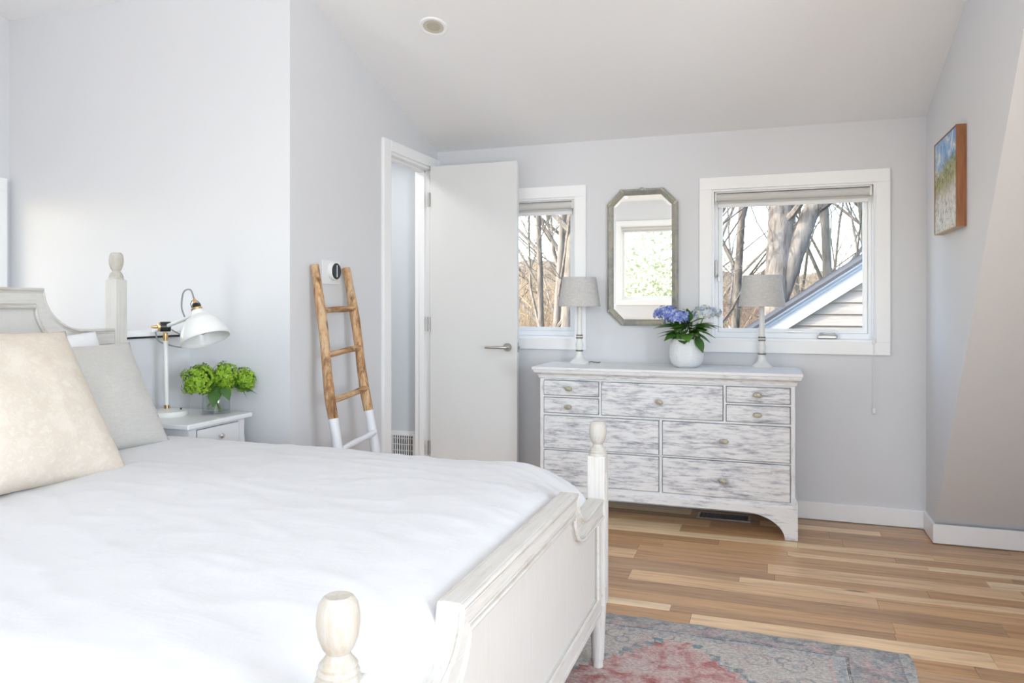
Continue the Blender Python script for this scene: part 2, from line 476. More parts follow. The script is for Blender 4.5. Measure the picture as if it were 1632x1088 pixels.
def painting_mat():
    """loose seascape: sky with clouds, green dune grass, pale sand (Y across, Z up in local metres)"""
    t = NT('dune_painting')
    c = t.coord(); s = t.xyz(c)
    dab = t.noise(t.coord((1, 1, 0.6)), 34, 4, 0.7, 1.8)
    big = t.noise(t.coord((1, 1, 1.2)), 9, 5, 0.65, 1.2)
    z = t.math('ADD', s[2], t.math('MULTIPLY', t.math('SUBTRACT', big, 0.5), 0.16))
    z = t.math('ADD', z, t.math('MULTIPLY', t.math('SUBTRACT', dab, 0.5), 0.22))
    z = t.math('ADD', z, t.math('MULTIPLY', s[1], 0.05))
    skyc = t.ramp(big, [(0.35, (0.13, 0.30, 0.62)), (0.52, (0.33, 0.50, 0.72)), (0.62, (0.72, 0.72, 0.66))])
    grass = t.ramp(dab, [(0.36, (0.06, 0.09, 0.04)), (0.47, (0.26, 0.29, 0.11)), (0.55, (0.48, 0.42, 0.22)), (0.66, (0.62, 0.53, 0.36))])
    sand = t.ramp(dab, [(0.34, (0.20, 0.25, 0.27)), (0.44, (0.50, 0.47, 0.42)), (0.52, (0.74, 0.73, 0.70)), (0.64, (0.84, 0.83, 0.80))])
    f1 = t.ramp(t.math('ADD', t.math('MULTIPLY', z, 1.0), 0.5), [(0.56, (0, 0, 0)), (0.60, (1, 1, 1))])
    f2 = t.ramp(t.math('ADD', t.math('MULTIPLY', z, 1.0), 0.5), [(0.44, (0, 0, 0)), (0.50, (1, 1, 1))])
    t.color(t.mix(f1, t.mix(f2, sand, grass), skyc))
    t.rough(0.55); t.bump(dab, 0.5, 0.004)
    return t.m
M['painting'] = painting_mat()
def walnut_mat():
    t = NT('walnut_frame'); g = t.noise(t.coord((40, 40, 3)), 2, 5, 0.6)
    t.color(t.ramp(g, [(0.3, (0.16, 0.055, 0.018)), (0.55, (0.30, 0.11, 0.035)), (0.75, (0.38, 0.16, 0.06))])); t.rough(0.4)
    return t.m
M['walnut'] = walnut_mat()

def leaf_mat(name, a, b):
    t = NT(name); r = t.objrand(); n = t.noise(t.coord(), 30, 3)
    t.color(t.mix(t.math('ADD', t.math('MULTIPLY', r, 0.6), t.math('MULTIPLY', n, 0.4)), a, b))
    t.rough(0.42); t.b.inputs['Subsurface Weight'].default_value = 0.0
    return t.m
M['leaf_dark'] = leaf_mat('hydrangea_leaf_dark', (0.035, 0.10, 0.025), (0.08, 0.19, 0.04))
M['leaf_mid'] = leaf_mat('hydrangea_leaf_fresh', (0.06, 0.18, 0.03), (0.17, 0.34, 0.05))
def petal_mat(name, stops, sc=45):
    t = NT(name); n = t.noise(t.coord(), sc, 3, 0.6)
    t.color(t.ramp(n, stops)); t.rough(0.6)
    return t.m
M['petal_green'] = petal_mat('lime_green_petals', [(0.3, (0.13, 0.27, 0.012)), (0.5, (0.26, 0.44, 0.02)), (0.7, (0.42, 0.60, 0.05))])
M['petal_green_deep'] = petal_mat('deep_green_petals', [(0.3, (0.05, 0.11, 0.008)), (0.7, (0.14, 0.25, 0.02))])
M['petal_blue'] = petal_mat('blue_petals', [(0.3, (0.10, 0.15, 0.55)), (0.5, (0.24, 0.32, 0.72)), (0.66, (0.62, 0.67, 0.75))], 30)
M['petal_pale'] = petal_mat('pale_blue_cream_petals', [(0.32, (0.33, 0.43, 0.72)), (0.48, (0.62, 0.68, 0.74)), (0.65, (0.74, 0.74, 0.58))], 30)

def pot_mat():
    t = NT('white_dotted_ceramic')
    v = t.node('ShaderNodeTexVoronoi'); t.l.new(t.coord(), v.inputs['Vector']); v.inputs['Scale'].default_value = 95
    v.inputs['Randomness'].default_value = 0.25
    t.color((0.80, 0.81, 0.82)); t.rough(0.45)
    t.bump(t.ramp(v.outputs['Distance'], [(0.1, (1, 1, 1)), (0.5, (0, 0, 0))]), 0.55, 0.004)
    return t.m
M['pot'] = pot_mat()

def rug_mat(hx, hy):
    """faded oriental rug, local coords centred, half sizes hx, hy: main border, guard stripes, beige field, stepped red medallion"""
    t = NT('faded_oriental_wool')
    s = t.xyz(t.coord())
    beige = (0.50, 0.47, 0.44); red = (0.42, 0.13, 0.125); rose = (0.54, 0.36, 0.34); pink = (0.50, 0.33, 0.325); teal = (0.15, 0.25, 0.29)
    grey = (0.30, 0.315, 0.33); dark = (0.075, 0.075, 0.09); blue = (0.27, 0.36, 0.43)
    wob = t.noise(t.coord(), 7, 2, 0.5)
    wv = t.math('MULTIPLY', t.math('SUBTRACT', wob, 0.5), 0.018)
    ax = t.math('ADD', t.math('ABSOLUTE', s[0]), wv); ay = t.math('ADD', t.math('ABSOLUTE', s[1]), wv)
    ex = t.math('SUBTRACT', hx, ax); ey = t.math('SUBTRACT', hy, ay)
    d = t.math('MINIMUM', t.math('MULTIPLY', ex, 1 / 0.205), t.math('MULTIPLY', ey, 1 / 0.112))    # 1 at the inner line of the border
    def snapc(a): 
        sn = t.node('ShaderNodeVectorMath', operation='SNAP'); t.l.new(t.coord(), sn.inputs[0]); sn.inputs[1].default_value = (a, a, 1.0); return sn.outputs[0]
    sn = snapc(0.006)
    n1 = t.noise(sn, 17, 3, 0.55, 0.8); n2 = t.noise(sn, 34, 3, 0.6, 0.5); n3 = t.noise(sn, 9, 3, 0.5, 1.5)
    vo = t.node('ShaderNodeTexVoronoi'); t.l.new(sn, vo.inputs['Vector']); vo.inputs['Scale'].default_value = 11
    ring = vo.outputs['Distance']
    # border
    bor = t.mix(t.ramp(n1, [(0.42, (0, 0, 0)), (0.56, (1, 1, 1))]), (0.22, 0.235, 0.255), (0.42, 0.405, 0.39))
    bor = t.mix(t.math('MULTIPLY', t.ramp(n3, [(0.53, (0, 0, 0)), (0.60, (1, 1, 1))]), 0.55), bor, pink)
    bor = t.mix(t.math('MULTIPLY', t.ramp(n2, [(0.36, (1, 1, 1)), (0.42, (0, 0, 0))]), 0.7), bor, teal)
    bor = t.mix(t.math('MULTIPLY', t.ramp(n1, [(0.33, (1, 1, 1)), (0.37, (0, 0, 0))]), 0.7), bor, blue)
    # field: beige with thin grey scrolls and small coloured figures
    fld = t.mix(t.math('MULTIPLY', t.ramp(n3, [(0.54, (0, 0, 0)), (0.62, (1, 1, 1))]), 0.5), beige, pink)
    scroll = t.ramp(t.math('ABSOLUTE', t.math('SUBTRACT', ring, 0.42)), [(0.015, (1, 1, 1)), (0.045, (0, 0, 0))])
    fld = t.mix(t.math('MULTIPLY', scroll, 0.62), fld, (0.17, 0.18, 0.20))
    core = t.ramp(ring, [(0.13, (1, 1, 1)), (0.17, (0, 0, 0))])
    fld = t.mix(t.math('MULTIPLY', core, 0.75), fld, t.ramp(n1, [(0.45, blue), (0.55, grey)]))
    # medallion, stepped like knots
    stp = t.math('SNAP', t.math('SUBTRACT', ey, 0.175), 0.035)
    lim = t.math('MINIMUM', t.math('ADD', t.math('MULTIPLY', stp, 0.85), 0.055), 0.47)
    md = t.math('SUBTRACT', lim, ax)
    md = t.math('ADD', md, t.math('MULTIPLY', t.math('SUBTRACT', n2, 0.5), 0.05))
    mpos = t.math('GREATER_THAN', stp, -0.01)
    inm = t.math('MULTIPLY', t.math('GREATER_THAN', md, 0.0), mpos)
    mott = t.noise(t.coord(), 11, 5, 0.62, 0.6)
    rf = t.ramp(mott, [(0.33, (0.34, 0.10, 0.095)), (0.43, (0.46, 0.22, 0.21)), (0.50, rose), (0.64, (0.56, 0.46, 0.43))])
    fld = t.mix(inm, fld, rf)
    rim = t.math('MULTIPLY', t.math('LESS_THAN', t.math('ABSOLUTE', t.math('ADD', md, 0.014)), 0.016), mpos)
    rim = t.math('MULTIPLY', rim, t.ramp(n1, [(0.44, (0, 0, 0)), (0.52, (0.9, 0.9, 0.9))]))
    fld = t.mix(rim, fld, teal)
    col = t.mix(t.math('GREATER_THAN', d, 1.0), bor, fld)
    for c0, hw, cc, f in ((1.0, 0.025, dark, 0.85), (1.13, 0.09, blue, 0.5), (1.26, 0.035, (0.45, 0.27, 0.27), 0.45), (0.09, 0.09, (0.42, 0.42, 0.41), 0.85), (0.20, 0.02, dark, 0.45), (0.72, 0.09, pink, 0.35)):
        b = t.math('LESS_THAN', t.math('ABSOLUTE', t.math('SUBTRACT', d, c0)), hw)
        brk = t.ramp(n2, [(0.40, (0, 0, 0)), (0.48, (1, 1, 1))]) if f > 0.4 else 1.0
        col = t.mix(t.math('MULTIPLY', t.math('MULTIPLY', b, f), brk), col, cc)
    wear = t.ramp(t.noise(t.coord(), 4.0, 6, 0.65), [(0.40, (0.0, 0.0, 0.0)), (0.72, (0.45, 0.45, 0.45))])
    col = t.mix(wear, col, (0.46, 0.435, 0.42))
    rib = t.noise(t.coord((0.5, 1.6, 1)), 210, 2)
    col = t.mix(0.45, col, t.ramp(rib, [(0.36, (0.12, 0.12, 0.12)), (0.62, (0.80, 0.78, 0.76))]), 'OVERLAY')
    t.color(col); t.rough(0.95); t.bump(rib, 0.6, 0.004)
    return t.m

def bark_mat(name, a, b, c):
    t = NT(name); n = t.noise(t.coord((6, 6, 1.2)), 3, 6, 0.65, 0.5)
    t.color(t.ramp(n, [(0.3, a), (0.5, b), (0.7, c)])); t.rough(0.9); t.bump(n, 0.6, 0.03)
    return t.m
M['bark'] = bark_mat('pale_oak_bark', (0.12, 0.095, 0.075), (0.27, 0.23, 0.19), (0.38, 0.34, 0.29))
M['bark2'] = bark_mat('grey_brown_bark', (0.09, 0.075, 0.06), (0.21, 0.18, 0.145), (0.31, 0.275, 0.23))
def brush_mat():
    t = NT('winter_brush'); n = t.noise(t.coord((1, 1, 1)), 1.2, 6, 0.7)
    t.color(t.ramp(n, [(0.3, (0.10, 0.072, 0.045)), (0.5, (0.23, 0.17, 0.11)), (0.7, (0.36, 0.29, 0.20))])); t.rough(1.0); t.bump(n, 1.0, 0.4)
    return t.m
M['brush'] = brush_mat()
M['twigs'] = bark_mat('tan_winter_twigs', (0.16, 0.115, 0.07), (0.33, 0.255, 0.17), (0.46, 0.38, 0.27))
M['evergreen'] = translucent(leaf_mat('pale_spring_foliage', (0.36, 0.42, 0.24), (0.50, 0.54, 0.36)), (0.6, 0.66, 0.42), 0.5)
M['grass'] = plain('dormant_lawn', (0.36, 0.30, 0.18), 1.0, bump=0.6, bscale=3, var=0.3, vscale=1.5)
def siding_mat():
    t = NT('weathered_lap_siding'); g = t.noise(t.coord((2, 30, 30)), 2, 5, 0.6)
    t.color(t.mix(t.objrand(), t.ramp(g, [(0.3, (0.30, 0.26, 0.22)), (0.7, (0.43, 0.39, 0.34))]), t.ramp(g, [(0.3, (0.36, 0.32, 0.27)), (0.7, (0.48, 0.44, 0.38))])))
    t.rough(0.85); t.bump(g, 0.2, 0.01)
    return t.m
M['siding'] = siding_mat()

# ------------------------------------------------------------------ room shell
XD, YB, YN, XC = -2.089, 4.50, 2.902, 0.780      # door wall, back wall, nightstand wall, dormer cheek
XL, XR, YF = -3.87, 3.0, -2.0
XH = -2.66                                          # half wall face
CS, CZ = 0.325, 2.205                               # ceiling slope and height at the back wall
RY = 1.1                                            # ridge
def cz(y): return CZ + CS * (YB - y) if y >= RY else CZ + CS * (YB - RY) - 0.19 * (RY - y)
def struct(o): o['kind'] = 'structure'; return o
T = 0.16

def wall_y(name, y0, y1, x0, x1, z0, top, holes, mat, yface):
    """wall slab between y0..y1 with rectangular holes (x0,x1,z0,z1); top is a height"""
    mb = MB(); xs = sorted(set([x0, x1] + [h[i] for h in holes for i in (0, 1)]))
    for a, b in zip(xs[:-1], xs[1:]):
        hs = [h for h in holes if h[0] <= a + 1e-6 and h[1] >= b - 1e-6]
        if not hs: mb.box(a, b, y0, y1, z0, top); continue
        h = hs[0]
        mb.box(a, b, y0, y1, z0, h[2]); mb.box(a, b, y0, y1, h[3], top)
    return struct(mb.build(name, mat))

# window openings in the back wall (inner edge of casing)
W1 = (-1.64, -1.150, 0.990, 1.866)
W2 = (-0.330, 0.536, 0.994, 1.868)
wall_y('wall_back', YB, YB + T, -3.95, XC + 0.3, -0.05, 2.35, [W1, W2], M['wall'], YB)
# front wall behind the camera: mirrored window, and an added opening for fill light
W3 = (-2.12, -0.72, 1.26, 2.36)
W4 = (0.15, 1.45, 1.05, 2.45)
wall_y('wall_front', YF - T, YF, XL - T, XR + T, -0.05, 2.80, [W3, W4], M['wall'], YF)

# nightstand wall (end of the closet) and the door wall of the closet
struct(MB().prism([(XL - T, 0), (XD, 0), (XD, 2.95), (XL - T, 2.95)], 'y', YN, YN + 0.10).build('wall_nightstand', M['wall']))
DO = (3.835, 4.415, 2.085)      # door opening y0,y1,top
mb = MB()
mb.box(XD - 0.11, XD, YN + 0.10, DO[0], 0, 2.95); mb.box(XD - 0.11, XD, DO[1], YB, 0, 2.95); mb.box(XD - 0.11, XD, DO[0], DO[1], DO[2], 2.95)
struct(mb.build('wall_door', M['wall']))
# closet shell
struct(B(-3.2, -3.1, YN + 0.1, YB, 0, 2.4).build('wall_closet_side', M['closet']))
struct(B(-3.1, XD - 0.11, YB - 0.004, YB + 0.02, 0, 2.4).build('wall_closet_back', M['closet']))
struct(B(-3.2, XD - 0.11, YN + 0.1, YB, 2.36, 2.44).build('ceiling_closet', M['ceiling']))
# left wall of the stair hall: stair window, plus an added opening for light
mb = MB()
WL = (2.15, 2.80, 0.95, 1.80)   # y0 y1 z0 z1
WL2 = (-1.7, -0.1, 0.60, 2.15)
for a, b, c, d in ((YF, WL2[0], 0, 3.4), (WL2[1], WL[0], 0, 3.4), (WL[1], YN + 0.1, 0, 3.4), (WL2[0], WL2[1], 0, WL2[2]), (WL2[0], WL2[1], WL2[3], 3.4), (WL[0], WL[1], 0, WL[2]), (WL[0], WL[1], WL[3], 3.4)):
    mb.box(XL - T, XL, a, b, c, d)
struct(mb.build('wall_left', M['wall']))
WR = (-1.55, 0.25, 0.65, 2.05)  # unseen right-hand opening, added to let light in
mb = MB()
for a, b, c, d in ((YF - T, WR[0], -0.05, 3.4), (WR[1], 4.6, -0.05, 3.4), (WR[0], WR[1], -0.05, WR[2]), (WR[0], WR[1], WR[3], 3.4)): mb.box(XR, XR + T, a, b, c, d)
mb.box(1.25, XR, 1.85, 2.45, 0, 2.95)     # unseen block added to keep the right-hand light off the roof slope
struct(mb.build('wall_right', M['wall']))
# half wall behind the headboard with its cap
struct(B(XH - 0.24, XH, -0.6, YN, 0, 1.048).build('wall_half', M['wall']))
cap = empty('trim_1', (XH, -0.6, 1.048), kind='structure')
B(XH - 0.25, XH + 0.004, -0.61, YN, 1.056, 1.076).build('cap_board', M['trim'], cap, bevel=0.002)
tag(B(XH - 0.245, XH + 0.006, -0.605, YN, 1.048, 1.0565).build('under_cap_strip', M['black_strip'], cap), 'thin black strip under the white cap')  # narrow black strip between half wall and cap
# dormer cheek and the roof slope beside it
SY = lambda z: 4.333 - 0.70 * z
zi = (CZ + CS * (YB - 4.333)) / (1 - 0.70 * CS)
struct(MB().prism([(YB + 0.1, 0), (SY(0), 0), (SY(zi + .12), zi + .12), (SY(zi + .12), 3.1), (YB + 0.1, 2.4)], 'x', XC, XC + 0.012).build('wall_cheek', M['wall']))
struct(MB().prism([(SY(0), 0), (SY(0) + 0.1, 0), (SY(zi + .10) + 0.1, zi + .10), (SY(zi + .10), zi + .10)], 'x', XC + 0.012, XR).build('wall_slope', M['wall']))
# ceiling
t_ = 0.12
def roof_strip(mb, ya, yb, xa, xb):
    ys = [ya] + ([RY] if yb < RY < ya else []) + [yb]
    for a, b in zip(ys[:-1], ys[1:]):
        mb.prism([(a, cz(a)), (b, cz(b)), (b, cz(b) + t_), (a, cz(a) + t_)], 'x', xa, xb)
SKX0, SKX1, SKY0, SKY1 = -1.80, 0.40, -1.20, 0.40
mb = MB()
roof_strip(mb, YB + T, SKY1, XL - T, XR + T)
roof_strip(mb, SKY1, SKY0, XL - T, SKX0); roof_strip(mb, SKY1, SKY0, SKX1, XR + T)
roof_strip(mb, SKY0, YF - T, XL - T, XR + T)
struct(mb.build('ceiling', M['ceiling']))
# unseen opal skylight behind the camera, added to light the room
sk = empty('window_7', (-0.7, -0.4, cz(-0.4)), kind='structure')
mb = MB(); roof_strip(mb, SKY1, SKY0, SKX0, SKX1)
mb.v = [(x, y, z + t_ * 0.55 if k % 2 == 0 or True else z) for k, (x, y, z) in enumerate(mb.v)]
mb.build('opal_dome', M['opal'], sk)
mb = MB()
for a, b, c_, d_ in ((SKX0 - .06, SKX1 + .06, SKY1, SKY1 + .06), (SKX0 - .06, SKX1 + .06, SKY0 - .06, SKY0), (SKX0 - .06, SKX0, SKY0, SKY1), (SKX1, SKX1 + .06, SKY0, SKY1)):
    mb.prism([(c_, cz(c_) - .018), (d_, cz(d_) - .018), (d_, cz(d_)), (c_, cz(c_))], 'x', a, b)
mb.build('casing', M['trim'], sk)
# unseen flush lamp added in the closet to brighten the doorway
cl = empty('added_closet_lamp', (-2.62, 3.75, 2.36), 'added flush lamp on the closet ceiling that brightens the doorway', 'ceiling light')
MB().lathe([(0.15, 2.36), (0.15, 2.335), (0.14, 2.325), (0.001, 2.325)], c=(-2.62, 3.75, 0), n=32, cap=False).build('diffuser', M['white_plastic'], cl, smooth=True)
# roof overhangs; the left and front ones are unseen, added to block sun
struct(MB().prism([(YB + T, 2.30), (YB + T + 0.30, 2.20), (YB + T + 0.30, 2.26), (YB + T, 2.38)], 'x', -3.0, 1.1).build('trim_2', M['eave_white']))
struct(B(XL - T - 2.2, XL - T, YF - 0.9, YN + 0.3, 2.25, 2.33).build('added_left_overhang', M['eave_white']))
struct(B(XL - 0.9, XR + 0.6, YF - T - 1.3, YF - T, 2.62, 2.70).build('added_front_overhang', M['eave_white']))

# baseboards
def baseboard(name, mb): return struct(mb.build(name, M['trim'], bevel=0.003))
BH = 0.098
baseboard('baseboard_back', B(XD, XC, YB - 0.016, YB, 0.003, BH))
baseboard('baseboard_cheek', MB().prism([(YB - 0.016, 0.003), (4.245, 0.003), (4.245, BH), (YB - 0.016, BH)], 'x', XC - 0.016, XC))
baseboard('baseboard_slope', B(XC - 0.016, XR, 4.232, 4.25, 0.003, BH))
baseboard('baseboard_door', B(XD, XD + 0.014, YN, DO[0] - 0.09, 0.003, BH))
baseboard('baseboard_nightstand', B(XH, XD, YN - 0.014, YN, 0.003, BH))

# floor of separate oak boards
fl = struct(B(XL, XR, YF, 4.6, -0.06, -0.004).build('floor', M['subfloor']))
r2 = random.Random(11)
widths = [0.125, 0.062, 0.1, 0.125, 0.085]
rows = []; y = YB - 0.01
# boards measured from the photograph near the rug come out at 60 to 130 mm
while y > YF:
    w = r2.choice(widths); rows.append((y - w, y)); y -= w
mesh_cache = {}
rest = MB(); count = 0
for (a, b) in rows:
    x = XD - r2.uniform(0, 1.2)
    if b < 1.3: x = XL
    while x < XR:
        L = r2.choice([0.6, 0.8, 1.0, 1.2, 1.5]); x1 = min(x + L, XR)
        if x1 - x < 0.15: x1 = XR
        g = 0.0006
        if b >= 1.6 and x1 > -1.2:
            key = (round(x1 - x, 3), round(b - a, 3))
            if key not in mesh_cache:
                hx = (x1 - x) / 2 - g; hy = (b - a) / 2 - g
                o = MB().box(-hx, hx, -hy, hy, -0.016, 0).build('plank', M['oak'], None)
                mesh_cache[key] = o.data; COL.objects.unlink(o); bpy.data.objects.remove(o)
            o = bpy.data.objects.new('plank', mesh_cache[key]); COL.objects.link(o)
            o.parent = fl; o.location = ((x + x1) / 2, (a + b) / 2, r2.uniform(-0.0006, 0)); count += 1
        else:
            rest.box(x + g, x1 - g, a + g, b - g, -0.016, 0)
        x = x1
tag(rest.build('planks', M['oak'], fl), kind='stuff')

# recessed ceiling light
dl = Vector((-1.581, 3.362, cz(3.362)))
th = math.atan(CS)
d = empty('ceiling_downlight', dl, 'small round white recessed downlight in the sloped ceiling', 'ceiling light')
d['_local'] = 1; d.rotation_euler = (-th, 0, 0)
MB().lathe([(0.052, 0.004), (0.052, -0.004), (0.066, -0.006), (0.072, -0.002), (0.072, 0.0005)], n=32, cap=False).build('trim_ring', M['trim'], d, smooth=True)
MB().lathe([(0.053, -0.003), (0.040, 0.0), (0.034, -0.0015)], n=32, cap=False).build('reflector', plain('cream_reflector', (0.62, 0.58, 0.48), 0.4, var=0.02), d, smooth=True)
MB().lathe([(0.036, -0.001), (0.001, -0.0008)], n=32, cap=False).build('lens', plain('dim_lens', (0.50, 0.46, 0.37), 0.4, var=0.02), d, smooth=True)

# ------------------------------------------------------------------ windows
def window(n, x0, x1, z0, z1, face, sgn, shade=None):
    """window in a wall parallel to x. face: room face y, sgn +1 = outside is +y"""
    r = empty('window_%d' % n, ((x0 + x1) / 2, face, z0), kind='structure')
    Yc = lambda a, b: (min(face + sgn * a, face + sgn * b), max(face + sgn * a, face + sgn * b))
    c = 0.070
    ya, yb = Yc(-0.018, 0.0)
    B(x0 - c, x1 + c, ya, yb, z1, z1 + c).build('head_casing', M['trim'], r, bevel=0.002)
    B(x0 - c, x1 + c, ya, yb, z0 - c, z0).build('bottom_casing', M['trim'], r, bevel=0.002)
    B(x0 - c, x0, ya, yb, z0, z1).build('side_casing', M['trim'], r, bevel=0.002)
    B(x1, x1 + c, ya, yb, z0, z1).build('side_casing', M['trim'], r, bevel=0.002)
    ya, yb = Yc(-0.002, T - 0.01); e = 0.012
    frame_y(x0 - .0005, x1 + .0005, z0 - .0005, z1 + .0005, ya, yb, e).build('jamb', M['trim'], r)
    # fixed frame and sash
    f = 0.030; ya, yb = Yc(0.070, 0.135)
    X0, X1, Z0, Z1 = x0 + e, x1 - e, z0 + e, z1 - e
    frame_y(X0, X1, Z0, Z1, ya, yb, f - .012, f).build('window_frame', M['vinyl'], r)
    s = 0.022; ya, yb = Yc(0.082, 0.120); X0 += f - .012; X1 -= f - .012; Z0 += f; Z1 -= f
    so = frame_y(X0 + .002, X1 - .002, Z0 + .002, Z1 - .002, ya, yb, s).build('sash', M['vinyl'], r)
    ya, yb = Yc(0.098, 0.102)
    B(X0 + s, X1 - s, ya, yb, Z0 + s, Z1 - s).build('pane', M['pane'], r)
    return r, so, (X0 + s, X1 - s, Z0 + s, Z1 - s)
w1, s1, g1 = window(1, *W1, YB, 1)
w2, s2, g2 = window(2, *W2, YB, 1)
w3, s3, g3 = window(3, *W3, YF, -1)
w4, s4, g4 = window(4, *W4, YF, -1)  # frame of the added front opening
# crank operator and latch parts of the wide window
op = B(0.243, 0.345, YB + 0.035, YB + 0.075, W2[2] + 0.012, W2[2] + 0.034).build('crank_operator', M['steel'], w2, bevel=0.006)
MB().tube([(0.255, YB + 0.045, W2[2] + .040), (0.285, YB + 0.028, W2[2] + .046), (0.33, YB + 0.03, W2[2] + .044), (0.345, YB + .032, W2[2] + .032)], 0.006, 8).build('crank_handle', M['chrome'], op, smooth=True)
B(0.084, 0.164, YB + 0.076, YB + 0.082, g2[2] - 0.018, g2[2] - 0.010).build('sash_badge', M['steel'], w2)
lk = B(W2[0] + 0.013, W2[0] + 0.026, YB + 0.05, YB + 0.075, 1.36, 1.46).build('sash_lock', M['steel'], w2, bevel=0.004)
MB().tube([(W2[0] + 0.026, YB + 0.05, 1.37), (W2[0] + 0.034, YB + 0.04, 1.36), (W2[0] + 0.034, YB + 0.038, 1.335)], 0.005, 8).build('lock_lever', M['steel'], lk, smooth=True)

# left wall window casings
def window_left(n, y0, y1, z0, z1, XL=XL, sd=1):
    r = empty('window_%d' % n, (XL, (y0 + y1) / 2, z0), kind='structure'); c = 0.07
    B(*sorted((XL, XL + sd * 0.03)), y0 - c, y1 + c, z1, z1 + c).build('head_casing', M['trim'], r, bevel=0.002)
    B(*sorted((XL, XL + sd * 0.03)), y0 - c, y1 + c, z0 - c, z0).build('bottom_casing', M['trim'], r, bevel=0.002)
    B(*sorted((XL, XL + sd * 0.03)), y0 - c, y0, z0, z1).build('side_casing', M['trim'], r, bevel=0.002)
    B(*sorted((XL, XL + sd * 0.03)), y1, y1 + c, z0, z1).build('side_casing', M['trim'], r, bevel=0.002)
    mb = MB()
    mb.box(*sorted((XL - sd * 0.12, XL - sd * 0.06)), y0, y0 + .05, z0 + .05, z1 - .05); mb.box(*sorted((XL - sd * 0.12, XL - sd * 0.06)), y1 - .05, y1, z0 + .05, z1 - .05)
    mb.box(*sorted((XL - sd * 0.12, XL - sd * 0.06)), y0, y1, z1 - .05, z1); mb.box(*sorted((XL - sd * 0.12, XL - sd * 0.06)), y0, y1, z0, z0 + .05)
    mb.build('sash', M['vinyl'], r, bevel=0.002)
    B(*sorted((XL - sd * 0.092, XL - sd * 0.088)), y0 + .05, y1 - .05, z0 + .05, z1 - .05).build('pane', M['pane'], r)
    return r
window_left(5, *WL); window_left(6, *WL2)  # the second one frames the added side opening
window_left(8, *WR, XL=XR, sd=-1)  # frames the added right-hand opening

def roller_shade(x0, x1, ztop, face, sgn, label, cord_x=None, zc=0.62):
    yc = face + sgn * 0.035
    r = empty('roller_shade', ((x0 + x1) / 2, yc, ztop), label, 'window shade')
    zc0 = ztop - 0.030
    MB().tube([(x0 + 0.014, yc, zc0), (x1 - 0.016, yc, zc0)], 0.022, 20).build('roller', M['shade_fabric'], r, smooth=True)
    B(x0 + 0.012, x1 - 0.012, yc - 0.028, yc + 0.024, ztop - 0.008, ztop).build('head_rail', M['white_plastic'], r, bevel=0.002)
    B(x0 + 0.003, x0 + 0.014, yc - 0.024, yc + 0.024, ztop - 0.056, ztop).build('bracket', M['white_plastic'], r, bevel=0.003)
    B(x1 - 0.016, x1 - 0.003, yc - 0.024, yc + 0.024, ztop - 0.056, ztop).build('bracket', M['white_plastic'], r, bevel=0.003)
    yb = yc + sgn * 0.018
    B(x0 + 0.02, x1 - 0.02, yb - 0.002, yb + 0.002, ztop - 0.068, ztop - 0.03).build('shade_cloth', M['shade_fabric'], r)
    B(x0 + 0.018, x1 - 0.018, yb - 0.007, yb + 0.007, ztop - 0.088, ztop - 0.066).build('hem_bar', M['white_plastic'], r, bevel=0.004)
    if cord_x:
        y2 = face - sgn * 0.024
        MB().tube([(cord_x, y2, ztop - 0.05), (cord_x, y2, zc + 0.3), (cord_x, y2, zc)], 0.0016, 6).build('cord', M['white_plastic'], r, smooth=True)
        MB().tube([(cord_x + .006, y2, ztop - 0.05), (cord_x + .006, y2, zc + 0.3), (cord_x + .004, y2, zc)], 0.0012, 6).build('cord', M['white_plastic'], r, smooth=True)
        B(cord_x - 0.007, cord_x + 0.011, y2 - 0.006, y2 + 0.012, zc - 0.012, zc + 0.018).build('cord_tensioner', M['white_plastic'], r, bevel=0.003)
        B(cord_x - 0.007, cord_x + 0.011, y2 - 0.006, y2 + 0.010, W2[2] - 0.01, W2[2] + 0.02).build('cord_guide', M['white_plastic'], r, bevel=0.003)
    return r
roller_shade(W2[0] + .012, W2[1] - .012, W2[3] - .012, YB, 1, 'rolled up grey roller shade at the top of the wide window', 0.522, 0.62)
roller_shade(W1[0] + .012, W1[1] - .012, W1[3] - .012, YB, 1, 'rolled up grey roller shade atop the narrow window beside the open door')
roller_shade(W3[0] + .012, W3[1] - .012, W3[3] - .012, YF, -1, 'rolled up roller shade on the window reflected in the mirror')

# ------------------------------------------------------------------ door
dr = empty('door_1', (XD, 4.12, 0), kind='structure')
c = 0.085; xa, xb = XD, XD + 0.020
B(xa, xb, DO[0] - c, DO[0], 0, DO[2] + 0.062).build('side_casing', M['trim'], dr, bevel=0.003)
B(xa, xb, DO[1], YB - 0.001, 0, DO[2] + 0.062).build('side_casing', M['trim'], dr, bevel=0.003)
B(xa, xb, DO[0], DO[1], DO[2], DO[2] + 0.062).build('head_casing', M['trim'], dr, bevel=0.003)
mb = MB(); e = 0.016
mb.box(XD - 0.112, XD + 0.004, DO[0], DO[0] + e, 0, DO[2]); mb.box(XD - 0.112, XD + 0.004, DO[1] - e, DO[1], 0, DO[2]); mb.box(XD - 0.112, XD + 0.004, DO[0], DO[1], DO[2] - e, DO[2])
mb.build('jamb', M['trim'], dr)
mb = MB(); a, b = XD - 0.075, XD - 0.040
mb.box(a, b, DO[0] + e, DO[0] + e + .012, 0, DO[2] - e); mb.box(a, b, DO[1] - e - .012, DO[1] - e, 0, DO[2] - e); mb.box(a, b, DO[0] + e, DO[1] - e, DO[2] - e - .012, DO[2] - e)
mb.build('door_stop', M['trim'], dr)
LX0, LX1, LY0, LY1 = XD + 0.022, -1.478, 4.345, 4.380
leaf = B(LX0, LX1, LY0, LY1, 0.012, DO[2] - 0.002).build('door_leaf', M['door'], dr, bevel=0.002)
